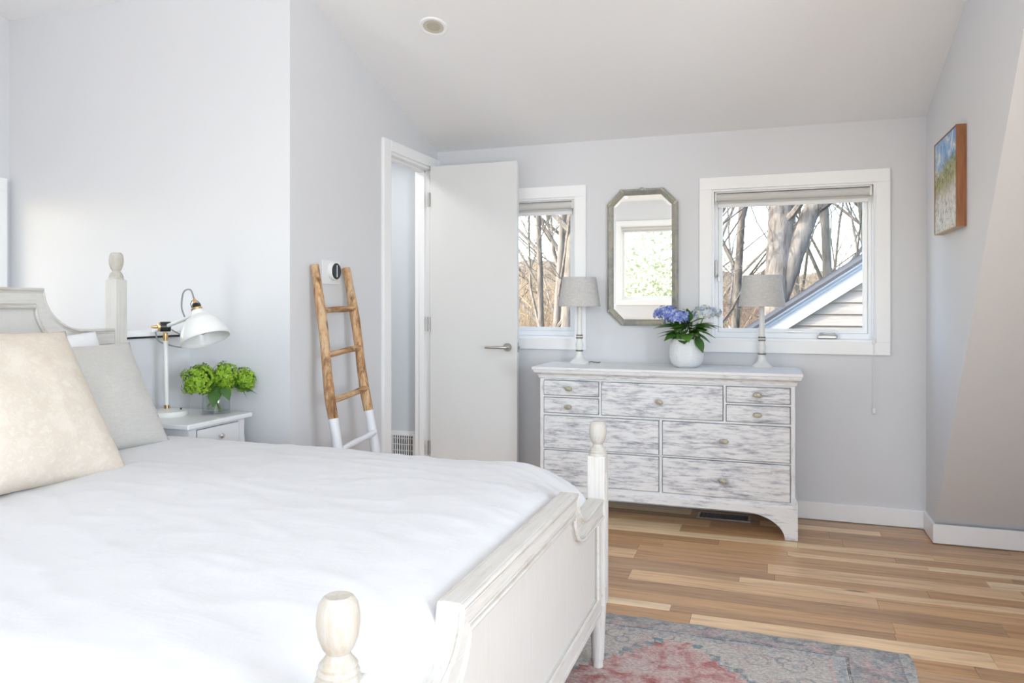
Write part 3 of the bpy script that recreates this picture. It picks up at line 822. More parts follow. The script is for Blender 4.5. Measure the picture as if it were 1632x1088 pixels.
for z in (1.87, 1.075, 0.284):
    h = B(LX0 - 0.018, LX0 + 0.003, LY0 + 0.001, LY0 + 0.003, z - 0.045, z + 0.045).build('hinge', M['steel'], dr)
    MB().tube([(LX0 - 0.006, LY0 - 0.004, z - 0.046), (LX0 - 0.006, LY0 - 0.004, z + 0.046)], 0.006, 10).build('hinge_pin', M['steel'], h, smooth=True)
hx, hz = -1.540, 0.936
for sg, yy in ((-1, LY0), (1, LY1)):
    hd = MB().tube([(hx, yy, hz), (hx, yy + sg * 0.009, hz)], 0.026, 28).build('lever_handle', M['steel'], leaf, smooth=True)
    MB().tube([(hx, yy + sg * .009, hz), (hx, yy + sg * .042, hz), (hx - 0.012, yy + sg * .052, hz), (hx - 0.13, yy + sg * .052, hz)], 0.0088, 14).build('lever', M['steel'], leaf, smooth=True)
B(LX1 - 0.001, LX1 + 0.0015, LY0 + 0.006, LY1 - 0.006, hz - 0.03, hz + 0.03).build('latch_plate', M['steel'], leaf)
MB().tube([(LX1, (LY0 + LY1) / 2, hz), (LX1 + 0.010, (LY0 + LY1) / 2, hz)], 0.007, 10).build('latch_bolt', M['steel'], leaf, smooth=True)

# wall register inside the closet
rg = empty('wall_register', (-2.345, YB - 0.006, 0.09), 'white louvred air register low on the wall inside the doorway', 'air vent')
x0, x1, z0, z1, yy = -2.445, -2.235, 0.075, 0.350, YB - 0.005
f = 0.028
frame_y(x0, x1, z0, z1, yy - .01, yy, f).build('frame', M['trim'], rg)
B(x0 + f, x1 - f, yy - .0015, yy, z0 + f, z1 - f).build('duct_shade_sheet', M['dark'], rg)  # near-black sheet standing for the shade inside the duct
k = 0; x = x0 + f + 0.006
sl = None
while x < x1 - f - 0.004:
    MB().box(x, x + 0.0045, yy - .012, yy - .002, z0 + f, z1 - f).build('slat', M['trim'], rg); x += 0.0165
for z in (0.14, 0.18, 0.22, 0.26, 0.30):
    B(x0 + f, x1 - f, yy - .004, yy - .0015, z, z + 0.004).build('damper_bar', M['trim'], rg)

# floor register under the dresser
fr = empty('floor_register', (-0.25, 4.37, 0), 'dark floor vent with metal rim under the whitewashed dresser', 'air vent')
B(-0.40, -0.11, 4.31, 4.43, 0.0, 0.004).build('rim', M['steel'], fr, bevel=0.001)
B(-0.385, -0.125, 4.322, 4.418, 0.003, 0.0052).build('grille', plain('blue_black_grille', (0.05, 0.06, 0.085), 0.4, var=0.2), fr)
for k in range(12):
    xx = -0.378 + k * 0.0215
    B(xx, xx + 0.004, 4.325, 4.415, 0.005, 0.0075).build('louver', M['black'], fr)

# ------------------------------------------------------------------ dresser
DF = 4.06
ds = empty('dresser', (-0.57, 4.27, 0), 'wide whitewashed dresser with nine drawers and bracket feet under the mirror', 'dresser')
BX0, BX1 = -1.243, 0.113
YBK = 4.478
B(BX0 + .001, BX1 - .001, DF + 0.026, YBK, 0.13, 0.80).build('carcass', M['dr_x'], ds)
B(BX0, BX0 + 0.022, DF, DF + 0.03, 0.165, 0.80).build('stile', M['dr_z'], ds, bevel=0.002)
B(BX1 - 0.022, BX1, DF, DF + 0.03, 0.165, 0.80).build('stile', M['dr_z'], ds, bevel=0.002)
B(BX0 + .02, BX1 - .02, DF, DF + 0.03, 0.774, 0.80).build('front_rail', M['dr_x'], ds, bevel=0.002)
B(BX0 + .02, BX1 - .02, DF, DF + 0.03, 0.576, 0.588).build('front_rail', M['dr_x'], ds, bevel=0.002)
B(BX0 + .02, BX1 - .02, DF, DF + 0.03, 0.381, 0.389).build('front_rail', M['dr_x'], ds, bevel=0.002)
B(BX0 + .02, BX1 - .02, DF, DF + 0.03, 0.165, 0.188).build('front_rail', M['dr_x'], ds, bevel=0.002)
for xa, xb in ((-0.903, -0.890), (-0.240, -0.227)):
    B(xa, xb, DF, DF + 0.03, 0.586, 0.776).build('divider', M['dr_z'], ds, bevel=0.002)
B(-0.573, -0.557, DF, DF + 0.03, 0.186, 0.578).build('divider', M['dr_z'], ds, bevel=0.002)
for xa, xb in ((BX0 + .02, -0.90), (-0.230, BX1 - .02)):
    B(xa, xb, DF, DF + 0.03, 0.678, 0.688).build('front_rail', M['dr_x'], ds, bevel=0.002)
def drawer(xa, xb, za, zb, knobs):
    o = B(xa + .003, xb - .003, DF - 0.010, DF + 0.02, za + .003, zb - .003).build('drawer', M['dr_front'], ds, bevel=0.004)
    for kx, kz, rot in knobs:
        mb = MB()
        mb.lathe([(0.0085, 0.0), (0.0075, 0.010)], n=12)
        mb.sphere((0, 0, 0.016), (0.023, 0.0135, 0.010), 18, 8)
        for a in range(9):
            t = 2 * PI * a / 9; mb.sphere((0.015 * math.cos(t), 0.008 * math.sin(t), 0.0235), (0.004, 0.003, 0.0022), 6, 4)
        mb.xform(Matrix.Translation((kx, DF - 0.011, kz)) @ Matrix.Rotation(rot, 4, 'Y') @ Matrix.Rotation(PI / 2, 4, 'X'))
        mb.build('knob', M['knob'], o, smooth=True)
DX0, DX1 = -1.221, 0.091
drawer(DX0, -0.903, 0.688, 0.774, [(-1.070, 0.730, 0.05)])
drawer(DX0, -0.903, 0.588, 0.678, [(-1.073, 0.629, 0)])
drawer(-0.890, -0.240, 0.588, 0.774, [(-0.570, 0.678, 0.25)])
drawer(-0.227, DX1, 0.688, 0.774, [(-0.069, 0.735, 0.12)])
drawer(-0.227, DX1, 0.588, 0.678, [(-0.070, 0.632, 0)])
drawer(DX0, -0.573, 0.389, 0.576, [(-0.90, 0.484, 0)])
drawer(-0.557, DX1, 0.389, 0.576, [(-0.235, 0.487, 0)])
drawer(DX0, -0.573, 0.188, 0.381, [(-0.90, 0.282, 0)])
drawer(-0.557, DX1, 0.188, 0.381, [(-0.239, 0.281, 0.2)])
# bracket base: front apron with curved feet, side aprons
BW = 0.012
def apron(a, b, n=12, leg=0.062, h0=0.126, ht=0.166, rx=0.20):
    pts = [(a, 0), (a, ht), (b, ht), (b, 0)]
    for k in range(n + 1):
        t = k / n * PI / 2
        pts.append((b - leg - rx + rx * math.cos(t), h0 * math.sin(t)))
    for k in range(n, -1, -1):
        t = k / n * PI / 2
        pts.append((a + leg + rx - rx * math.cos(t), h0 * math.sin(t)))
    return pts
MB().prism(apron(BX0 - BW, BX1 + BW), 'y', DF - BW, DF + 0.016).build('front_apron', M['dr_x'], ds, bevel=0.0015)
for xa, xb in ((BX0 - BW, BX0 + .014), (BX1 - .014, BX1 + BW)):
    MB().prism(apron(DF - BW + .002, YBK, leg=0.06, rx=0.12), 'x', xa, xb).build('side_apron', M['dr_x'], ds, bevel=0.0015)
MB().prism([(DF - BW, 0.164), (DF - BW + .002, 0.172), (DF + 0.0, 0.182), (DF + .02, 0.182), (DF + .02, 0.164)], 'x', BX0 - BW, BX1 + BW).build('base_moulding', M['dr_x'], ds)
MB().prism([(BX1 + BW, 0.164), (BX1 + BW - .002, 0.20), (BX1, 0.215), (BX1 - .01, 0.215), (BX1 - .01, 0.164)], 'y', DF - BW, YBK).build('base_moulding', M['dr_z'], ds)
# cornice: stepped moulding swept round, then the top board
def cornice(o, z0, z1): return B(BX0 - o, BX1 + o, DF - o, YBK, z0, z1)
prof = [(0.003, 0.784), (0.007, 0.786), (0.007, 0.790), (0.009, 0.799), (0.014, 0.807), (0.022, 0.813), (0.026, 0.815), (0.026, 0.8185), (0.029, 0.8185), (0.031, 0.826), (0.030, 0.8311)]
mb = MB(); vs = []
for o, z in prof: vs += [(BX0 - o, YBK, z), (BX0 - o, DF - o, z), (BX1 + o, DF - o, z), (BX1 + o, YBK, z)]
fs = []
for i in range(len(prof) - 1):
    for k in range(3): fs.append((i * 4 + k, i * 4 + k + 1, (i + 1) * 4 + k + 1, (i + 1) * 4 + k))
mb.add(vs, fs).build('cornice_moulding', M['dr_x'], ds, smooth=True, angle=0.6)
B(BX0 - .042, BX1 + .037, DF - .036, YBK, 0.831, 0.848).build('top_board', M['dr_top'], ds, bevel=0.004, seg=2)
DTOP = 0.848

# ------------------------------------------------------------------ table lamps on the dresser
def dresser_lamp(loc, label, rz=0):
    r = empty('table_lamp', loc, label, 'lamp', 'lamps on the dresser', local=True)
    r.rotation_euler = (0, 0, rz)
    MB().lathe([(0.056, 0), (0.058, 0.006), (0.054, 0.012), (0.046, 0.018), (0.034, 0.026), (0.026, 0.036), (0.021, 0.050), (0.019, 0.062), (0.0185, 0.075)], n=32).build('base', M['ceramic'], r, smooth=True)
    MB().lathe([(0.0215, 0.073), (0.0225, 0.077), (0.0215, 0.081)], n=28).build('ring', M['grey_ring'], r, smooth=True)
    MB().lathe([(0.017, 0.080), (0.018, 0.090), (0.023, 0.104), (0.023, 0.116), (0.018, 0.130), (0.0165, 0.143), (0.0175, 0.150)], n=28).build('turned_knop', M['ceramic'], r, smooth=True)
    MB().lathe([(0.019, 0.149), (0.0205, 0.153), (0.019, 0.157)], n=28).build('ring', M['grey_ring'], r, smooth=True)
    MB().lathe([(0.021, 0.157), (0.024, 0.161), (0.021, 0.165)], n=28).build('collar', M['ceramic'], r, smooth=True)
    MB().lathe([(0.0185, 0.165), (0.020, 0.169), (0.0185, 0.173)], n=28).build('ring', M['grey_ring'], r, smooth=True)
    MB().lathe([(0.0165, 0.172), (0.0150, 0.22), (0.0145, 0.30), (0.0150, 0.338)], n=24).build('column', M['ceramic'], r, smooth=True)
    MB().lathe([(0.011, 0.338), (0.012, 0.345), (0.009, 0.35), (0.009, 0.375)], n=16).build('socket', M['brass'], r, smooth=True)
    sh = MB().lathe([(0.1235, 0.342), (0.1245, 0.343), (0.0985, 0.512), (0.0975, 0.512)], n=48, cap=False)
    s = sh.build('lamp_shade', M['lampshade'], r, smooth=True, solid=0.002)
    MB().lathe([(0.1240, 0.340), (0.1258, 0.343), (0.1250, 0.347), (0.1235, 0.346), (0.1240, 0.340)], n=48, cap=False).build('shade_rim', M['lampshade'], s, smooth=True)
    MB().lathe([(0.0975, 0.509), (0.0995, 0.509), (0.0990, 0.514), (0.0970, 0.514), (0.0975, 0.509)], n=48, cap=False).build('shade_rim', M['lampshade'], s, smooth=True)
    mb = MB()
    for k in range(3):
        a = 2 * PI * k / 3; mb.tube([(0, 0, 0.372), (0.119 * math.cos(a), 0.119 * math.sin(a), 0.372)], 0.0012, 6)
    mb.build('shade_spider', M['brass'], s)
    return r
la = dresser_lamp((-1.085, 4.345, DTOP), 'white turned table lamp with grey linen shade before the narrow window')
lb = dresser_lamp((-0.052, 4.385, DTOP), 'white turned table lamp with grey linen shade before the wide window', 0.4)
MB().tube([(0.05, 0.01, 0.006), (0.07, 0.012, 0.012), (0.085, 0.02, 0.008), (0.10, 0.06, 0.003), (0.10, 0.11, 0.003)], 0.0028, 8).build('cord', M['grey_ring'], la, smooth=True)

# ------------------------------------------------------------------ leaves and flower heads
def leaf_mesh(L, W, curl=0.25, fold=0.18, name='leaf', mat=None, serr=0.0):
    n = 8; mb = MB(); vs = []; fs = []
    for i in range(n + 1):
        t = i / n
        w = W * (math.sin(PI * min(1, t * 1.02) ** 0.85)) ** 0.9 * (1 - 0.12 * t) if 0 < t < 1 else 0.0006
        if serr and i % 2: w *= 1 + serr
        x = L * t; z = -curl * L * t * t
        for s in (-1, -0.5, 0, 0.5, 1):
            vs.append((x, s * w, z + fold * abs(s) * w))
    for i in range(n):
        for k in range(4):
            a = i * 5 + k; fs.append((a, a + 1, a + 6, a + 5))
    return mb.add(vs, fs)
def orient(base, direction, roll=0.0):
    d = Vector(direction).normalized()
    up = Vector((0, 0, 1))
    y = up.cross(d)
    if y.length < 1e-3: y = Vector((0, 1, 0))
    y.normalize(); z = d.cross(y)
    R = Matrix((d, y, z)).transposed().to_4x4()
    return Matrix.Translation(base) @ R @ Matrix.Rotation(roll, 4, 'X')
def leaf_at(parent, base, direction, L, W, mat, roll=0.0, curl=0.25, fold=0.2, name='leaf'):
    mb = leaf_mesh(L, W, curl, fold); mb.xform(orient(Vector(base), direction, roll))
    return mb.build(name, mat, parent, smooth=True, fixn=False, angle=None)
def floret_head(c, rad, n, size, rr, squash=(1, 1, 1), lo=-0.75):
    mb = MB(); ga = PI * (3 - math.sqrt(5)); c = Vector(c)
    for i in range(n):
        z = 1 - (i + 0.5) / n * (1 - lo)
        r = math.sqrt(max(0, 1 - z * z)); a = ga * i + rr.uniform(-.2, .2)
        d = Vector((r * math.cos(a), r * math.sin(a), z)).normalized()
        p = c + Vector((d.x * rad * squash[0], d.y * rad * squash[1], d.z * rad * squash[2])) * rr.uniform(0.80, 1.06) * (1 + 0.42 * mnoise.noise(d * 1.7 + c * 40))
        u = d.cross(Vector((0.3, 0.2, 1))).normalized(); v = d.cross(u)
        sp = rr.uniform(0, 2 * PI); s = size * rr.uniform(0.8, 1.2)
        for k in range(4):
            b = sp + k * PI / 2
            e = u * math.cos(b) + v * math.sin(b); g = u * math.cos(b + PI / 2) + v * math.sin(b + PI / 2)
            q = [p, p + e * s * 0.6 - g * s * 0.42 + d * s * 0.12, p + e * s * 1.05 + d * s * rr.uniform(-.1, .35), p + e * s * 0.6 + g * s * 0.42 + d * s * 0.12]
            mb.add(q, [(0, 1, 2, 3)])
    return mb

# potted blue hydrangea
pp = Vector((-0.452, 4.275, DTOP))
pl = empty('potted_hydrangea', pp, 'blue hydrangea in a round white dotted pot on the dresser', 'potted plant')
pot = MB().lathe([(0.052, 0.0), (0.068, 0.006), (0.084, 0.024), (0.093, 0.050), (0.0955, 0.080), (0.093, 0.112), (0.089, 0.140), (0.087, 0.160), (0.0835, 0.161), (0.082, 0.140), (0.080, 0.136)], c=pp, n=56, cap=False)
pot.build('pot', M['pot'], pl, smooth=True)
MB().lathe([(0.081, 0.138), (0.05, 0.146), (0.001, 0.150)], c=pp, n=24, cap=False).build('soil', M['soil'], pl, smooth=True)
rr = random.Random(3)
def P3(dx, dy, dz): return (pp.x + dx, pp.y + dy, pp.z + dz)
heads = [((-0.105, -0.03, 0.295), 0.055, 'petal_blue', (1.25, 1.0, 0.8)), ((-0.045, -0.05, 0.275), 0.05, 'petal_blue', (1.25, 1.0, 0.85)), ((0.105, 0.0, 0.300), 0.055, 'petal_pale', (1.3, 1.0, 0.75))]
for (h, r_, m_, sq) in heads:
    fh = floret_head(P3(*h), r_, 90, 0.0165, rr, sq, -0.35).build('flower_head', M[m_], pl, fixn=False)
    MB().tube([P3(h[0] * .2, h[1] * .2, 0.14), P3(h[0] * .6, h[1] * .6, 0.21), P3(h[0], h[1], h[2] + 0.01)], [0.005, 0.004, 0.003], 8).build('flower_stem', M['stem_green'], fh, smooth=True)
for k in range(5):
    a = k * 1.3; MB().tube([P3(0.03 * math.cos(a), 0.03 * math.sin(a), 0.14), P3(0.05 * math.cos(a), 0.05 * math.sin(a), 0.20), P3(0.06 * math.cos(a + .2), 0.06 * math.sin(a + .2), 0.25)], [0.0045, 0.004, 0.003], 7).build('stem', M['twig'] if k % 2 else M['stem_green'], pl, smooth=True)
lv = [ # base, dir, L, W, mat
 ((-0.03, -0.03, 0.235), (-1, -0.15, 0.08), 0.15, 0.019, 'leaf_dark'), ((-0.03, -0.04, 0.20), (-1, -0.35, 0.12), 0.13, 0.022, 'leaf_dark'), ((-0.03, -0.03, 0.19), (-1, -0.2, 0.0), 0.13, 0.021, 'leaf_dark'),
 ((-0.04, -0.05, 0.185), (-0.85, -0.4, -0.15), 0.085, 0.032, 'leaf_mid'), ((-0.03, 0.01, 0.22), (-0.9, 0.3, 0.2), 0.13, 0.026, 'leaf_dark'), ((0.03, -0.03, 0.23), (1, -0.15, 0.18), 0.13, 0.022, 'leaf_mid'),
 ((0.05, -0.02, 0.24), (1, 0.0, 0.02), 0.15, 0.017, 'leaf_mid'), ((0.03, -0.04, 0.21), (1, -0.25, -0.02), 0.14, 0.020, 'leaf_mid'), ((0.04, -0.05, 0.20), (0.8, -0.3, -0.35), 0.12, 0.018, 'leaf_mid'),
 ((0.055, -0.06, 0.175), (0.45, -0.25, -0.75), 0.10, 0.023, 'leaf_dark'), ((0.02, -0.06, 0.215), (0.6, -0.55, 0.15), 0.12, 0.030, 'leaf_mid'), ((-0.01, -0.05, 0.22), (-0.2, -0.8, 0.1), 0.10, 0.030, 'leaf_dark'),
 ((0.0, 0.0, 0.25), (0.25, 0.1, 0.75), 0.10, 0.026, 'leaf_mid'), ((0.01, -0.02, 0.25), (0.0, -0.2, 0.8), 0.085, 0.024, 'leaf_dark'), ((0.02, -0.04, 0.24), (0.6, -0.3, 0.5), 0.10, 0.028, 'leaf_mid'),
 ((0.0, -0.05, 0.23), (0.15, -0.7, 0.25), 0.11, 0.034, 'leaf_dark'), ((-0.02, -0.05, 0.215), (-0.55, -0.6, 0.15), 0.10, 0.030, 'leaf_mid'), ((0.05, 0.02, 0.23), (0.8, 0.4, 0.15), 0.12, 0.028, 'leaf_dark'),
 ((0.0, 0.04, 0.22), (-0.2, 0.8, 0.35), 0.12, 0.032, 'leaf_dark'), ((0.01, -0.06, 0.19), (0.1, -0.8, -0.15), 0.09, 0.030, 'leaf_mid'), ((0.04, -0.05, 0.225), (0.9, -0.45, 0.1), 0.12, 0.026, 'leaf_dark'),
 ((0.0, -0.06, 0.16), (0.0, -0.55, -0.1), 0.06, 0.03, 'leaf_dark')]
for b_, d_, L, W, m_ in lv: leaf_at(pl, P3(*b_), d_, L, W * 1.3, M[m_], rr.uniform(-.4, .4), rr.uniform(.1, .35))
for k in range(26):
    a = rr.uniform(PI * 0.85, PI * 2.15); e_ = rr.uniform(-0.1, 0.7); q_ = rr.uniform(0.02, 0.05)
    leaf_at(pl, P3(q_ * math.cos(a), q_ * math.sin(a), rr.uniform(0.17, 0.25)), (math.cos(a), math.sin(a) * 0.8, e_), rr.uniform(0.07, 0.11), rr.uniform(0.022, 0.034), M['leaf_mid' if rr.random() < .55 else 'leaf_dark'], rr.uniform(-.5, .5), rr.uniform(.1, .4))

# ------------------------------------------------------------------ mirror
mr = empty('wall_mirror', (-0.733, YB, 1.072), 'tall octagonal mirror in an aged silver gilt frame above the dresser', 'mirror')
mx0, mx1, mz0, mz1 = -0.945, -0.522, 1.073, 1.894
cc = 0.085
def octa(i): return [(mx0 + cc, mz0 + i), (mx1 - cc, mz0 + i), (mx1 - i, mz0 + cc), (mx1 - i, mz1 - cc), (mx1 - cc, mz1 - i), (mx0 + cc, mz1 - i), (mx0 + i, mz1 - cc), (mx0 + i, mz0 + cc)]
def octa(i):
    k = i * (math.sqrt(2) - 1)
    return [(mx0 + cc + k, mz0 + i), (mx1 - cc - k, mz0 + i), (mx1 - i, mz0 + cc + k), (mx1 - i, mz1 - cc - k), (mx1 - cc - k, mz1 - i), (mx0 + cc + k, mz1 - i), (mx0 + i, mz1 - cc - k), (mx0 + i, mz0 + cc + k)]
fp = [(0.0, 0.0), (0.0, 0.018), (0.006, 0.030), (0.014, 0.034), (0.021, 0.029), (0.027, 0.024), (0.033, 0.020), (0.038, 0.012), (0.038, 0.006)]
rings = [octa(i) for i, _ in fp]
for s in range(8):
    e = (s + 1) % 8; vs = []; fs = []
    for q, (i, h) in enumerate(fp):
        vs += [(rings[q][s][0], YB - h, rings[q][s][1]), (rings[q][e][0], YB - h, rings[q][e][1])]
    for q in range(len(fp) - 1): fs.append((2 * q, 2 * q + 1, 2 * q + 3, 2 * q + 2))
    fs.append(tuple(2 * q for q in range(len(fp)))); fs.append(tuple(2 * q + 1 for q in range(len(fp))))
    MB().add(vs, fs).build('frame_member', M['gilt'], mr, smooth=True, angle=0.9)
for s in range(8):   # little carved blocks at each mitre
    a = Vector((rings[3][s][0], YB - 0.033, rings[3][s][1]))
    mb = MB()
    for k in (-1, 0, 1):
        mb.sphere(a + Vector((0.006 * k, 0, 0.006 * k * (1 if s in (2, 3, 6, 7) else -1))), (0.007, 0.004, 0.009), 8, 6)
    mb.build('corner_ornament', M['gilt'], mr, smooth=True)
mb = MB(); xm = (mx0 + mx1) / 2
mb.sphere((xm, YB - 0.03, mz1 - 0.006), (0.016, 0.008, 0.012), 12, 8)
for sgn in (-1, 1):
    for k in range(5): mb.sphere((xm + sgn * (0.018 + k * 0.014), YB - 0.032, mz1 - 0.010 - 0.001 * k), (0.009, 0.005, 0.007 - 0.0008 * k), 8, 6)
mb.build('crest', M['gilt'], mr, smooth=True)
o1, o2 = octa(0.036), octa(0.052)
vs = [(x, YB - 0.012, z) for x, z in o2]; MB().add(vs, [tuple(range(8))]).build('mirror_glass', M['mirror'], mr)
vs = [(x, YB - 0.0114, z) for x, z in o1] + [(x, YB - 0.012, z) for x, z in o2]
MB().add(vs, [(k, (k + 1) % 8, 8 + (k + 1) % 8, 8 + k) for k in range(8)]).build('bevelled_edge', M['mirror'], mr)
B(mx0 + 0.09, mx1 - 0.09, YB - 0.006, YB - 0.001, mz0 + 0.09, mz1 - 0.09).build('backing', M['dark'], mr)

# ------------------------------------------------------------------ painting on the dormer cheek
py0, py1, pz0, pz1 = 3.620, 4.070, 1.532, 1.967
pt = empty('framed_painting', (XC - 0.02, (py0 + py1) / 2, (pz0 + pz1) / 2), 'small beach dune painting in a deep walnut frame on the dormer wall', 'painting')
fx0, fx1, fw = XC - 0.040, XC - 0.001, 0.006
B(fx0 + 0.003, fx1 - 0.01, py0 + fw, py1 - fw, pz0 + fw, pz1 - fw).build('canvas', M['painting'], pt)
B(fx0, fx1, py0, py0 + fw, pz0, pz1).build('frame_side', M['walnut'], pt, bevel=0.0008)
B(fx0, fx1, py1 - fw, py1, pz0, pz1).build('frame_side', M['walnut'], pt, bevel=0.0008)
B(fx0, fx1, py0 + fw, py1 - fw, pz0, pz0 + fw).build('frame_rail', plain('pale_frame_edge', (0.55, 0.42, 0.30), 0.5, var=0.1), pt, bevel=0.0008)
B(fx0, fx1, py0 + fw, py1 - fw, pz1 - fw, pz1).build('frame_rail', M['walnut'], pt, bevel=0.0008)

# ------------------------------------------------------------------ thermostat
tx = XD
tm = empty('thermostat', (tx, 3.235, 1.365), 'round thermostat with a dark dial on a white wall plate above the ladder', 'thermostat')
B(tx, tx + 0.008, 3.155, 3.312, 1.300, 1.420).build('wall_plate', M['white_plastic'], tm, bevel=0.003)
def xdisc(r0, xa, xb, n=40, chamf=0.0):
    mb = MB().lathe([(r0, 0), (r0, xb - xa - chamf), (r0 - chamf, xb - xa)], n=n); mb.xform(Matrix.Translation((xa, 3.243, 1.366)) @ Matrix.Rotation(PI / 2, 4, 'Y')); return mb
xdisc(0.045, tx + 0.008, tx + 0.030, chamf=0.004).build('dial_ring', M['white_plastic'], tm, smooth=True)
xdisc(0.0405, tx + 0.030, tx + 0.033, chamf=0.002).build('dial_face', M['black'], tm, smooth=True)
B(tx + 0.0335, tx + 0.034, 3.238, 3.248, 1.336, 1.396).build('dial_glint_strip', M['chrome'], tm)  # bright strip imitating a reflection on the dark dial

# ------------------------------------------------------------------ ladder
ld = empty('decorative_ladder', (-1.74, 3.06, 0), 'rustic branch ladder with white dipped feet leaning on the wall by the door', 'ladder')
lr = random.Random(5)
def rail(top, bot, r_):
    top = Vector(top); bot = Vector(bot)
    pts = []; rad = []; n = 26
    for k in range(n + 1):
        t = k / n; p = bot.lerp(top, t)
        p += Vector((0.003 * math.sin(7 * t + r_ * 100), 0.006 * math.sin(5.3 * t * 2 + r_ * 200) + 0.003 * math.sin(19 * t), 0))
        pts.append(p); rad.append(r_ * (1.12 - 0.16 * t) * (1 + 0.05 * math.sin(23 * t + r_ * 50) + lr.uniform(-.03, .03)))
    return pts, rad
lt, lbm = (-2.062, 3.055, 1.388), (-1.745, 2.885, 0.004)
rt, rbm = (-2.062, 3.335, 1.386), (-1.745, 3.235, 0.004)
def at(top, bot, z):
    t = (z - bot[2]) / (top[2] - bot[2]); return Vector(bot).lerp(Vector(top), t)
for top, bot, zs in ((lt, lbm, 0.675), (rt, rbm, 0.672)):
    pts, rad = rail(top, bot, 0.0225)
    cut = next(i for i, p in enumerate(pts) if p.z > zs)
    q = pts[cut - 1].lerp(pts[cut], (zs - pts[cut - 1].z) / (pts[cut].z - pts[cut - 1].z))
    ru = MB().tube([q] + pts[cut:], [rad[cut]] + rad[cut:], 14, jit=0.03, rr=lr).build('rail', M['teak'], ld, smooth=True, angle=1.0)
    tag(MB().tube(pts[:cut] + [q + Vector((0, 0, 0.001))], [x * 1.02 for x in rad[:cut]] + [rad[cut] * 1.03], 14).build('dipped_foot', M['ladder_white'], ld, smooth=True, angle=1.0), 'white painted foot')
for zl, zr, m_ in ((1.172, 1.180, 'teak_rung'), (0.965, 0.985, 'teak_rung'), (0.757, 0.782, 'teak_rung'), (0.535, 0.565, 'ladder_white'), (0.30, 0.33, 'ladder_white')):
    a = at(lt, lbm, zl); b = at(rt, rbm, zr)
    pts = [a.lerp(b, k / 8) + Vector((0.010, 0, 0.0012 * math.sin(k * 1.1 + zl * 9))) for k in range(9)]
    MB().tube(pts, [0.0145 + 0.0008 * math.sin(k * 1.3 + zl * 7) for k in range(9)], 12).build('rung', M[m_], ld, smooth=True, angle=1.0)

# ------------------------------------------------------------------ rug
rx0, rx1, ry0, ry1 = -1.065, 0.445, 0.30, 2.868
rc = ((rx0 + rx1) / 2, (ry0 + ry1) / 2, 0.0)
rb = random.Random(2)
def rugf(u, v):
    x = rx0 + (rx1 - rx0) * u; y = ry0 + (ry1 - ry0) * v
    if u in (0, 1): x += 0.004 * math.sin(v * 60) 
    if v in (0, 1): y += 0.004 * math.sin(u * 50)
    e = min(u, 1 - u, v, 1 - v)
    return (x, y, 0.0075 if e > 0 else 0.001)
rg_ = MB().grid(rugf, 70, 90)
rug = rg_.build('area_rug', rug_mat((rx1 - rx0) / 2, (ry1 - ry0) / 2), None, org=rc, smooth=True, angle=None)
tag(rug, 'faded red and blue oriental rug under the foot of the bed', 'rug')

# ------------------------------------------------------------------ bed
bd = empty('bed', (-1.57, 1.632, 0), 'limewashed wooden bed with turned corner posts and scalloped headboard', 'bed')
FX, HX = -0.542, -2.605
PYn, PYf = 0.858, 2.42
CY = (PYn + PYf) / 2
RUG = 0.008
def post(px, py, foot, z_sq0, z_sq1, ztop):
    """tapered foot, square shaft with chamfer, turned neck and an urn finial"""
    sft = MB().lathe([(0.0355, 0), (0.0345, 0.004), (0.032, 0.03), (0.030, 0.06)], c=(px, py, z_sq1 - 0.002), n=4)
    h = 0.0295
    o = B(px - h, px + h, py - h, py + h, z_sq0, z_sq1).build('post', M['bed_z'], bd, bevel=0.004)
    B(px + h - 0.001, px + h + 0.0025, py - 0.016, py + 0.016, z_sq0 + 0.06, z_sq1 - 0.05).build('post_moulding', M['bed_z'], o, bevel=0.002)
    MB().lathe([(0.017, foot), (0.0175, foot + 0.022), (0.020, foot + 0.024), (0.0215, foot + 0.06), (0.0275, z_sq0 - 0.006), (0.0285, z_sq0)], c=(px, py, 0), n=24).build('leg', M['bed_z'], bd, smooth=True)
    n0 = z_sq1
    MB().lathe([(0.0300, n0 - 0.002), (0.0300, n0 + 0.004), (0.0275, n0 + 0.008), (0.0285, n0 + 0.012), (0.0255, n0 + 0.017), (0.0262, n0 + 0.021), (0.021, n0 + 0.027), (0.0165, n0 + 0.033), (0.0155, n0 + 0.038)], c=(px, py, 0), n=28).build('turned_neck', M['bed_turn'], bd, smooth=True)
    b0 = n0 + 0.036; H = ztop - b0
    MB().lathe([(0.0155, b0), (0.021, b0 + 0.10 * H), (0.0262, b0 + 0.28 * H), (0.0288, b0 + 0.50 * H), (0.0285, b0 + 0.68 * H), (0.0258, b0 + 0.86 * H), (0.0205, b0 + 0.97 * H), (0.0175, b0 + 0.995 * H), (0.0172, ztop), (0.0150, ztop - 0.0005)], c=(px, py, 0), n=32).build('finial', M['bed_turn'], bd, smooth=True)
for py in (PYn, PYf):
    post(FX, py, RUG, 0.215, 0.704, 0.815)
    post(HX, py, 0.001, 0.215, 1.305, 1.418)

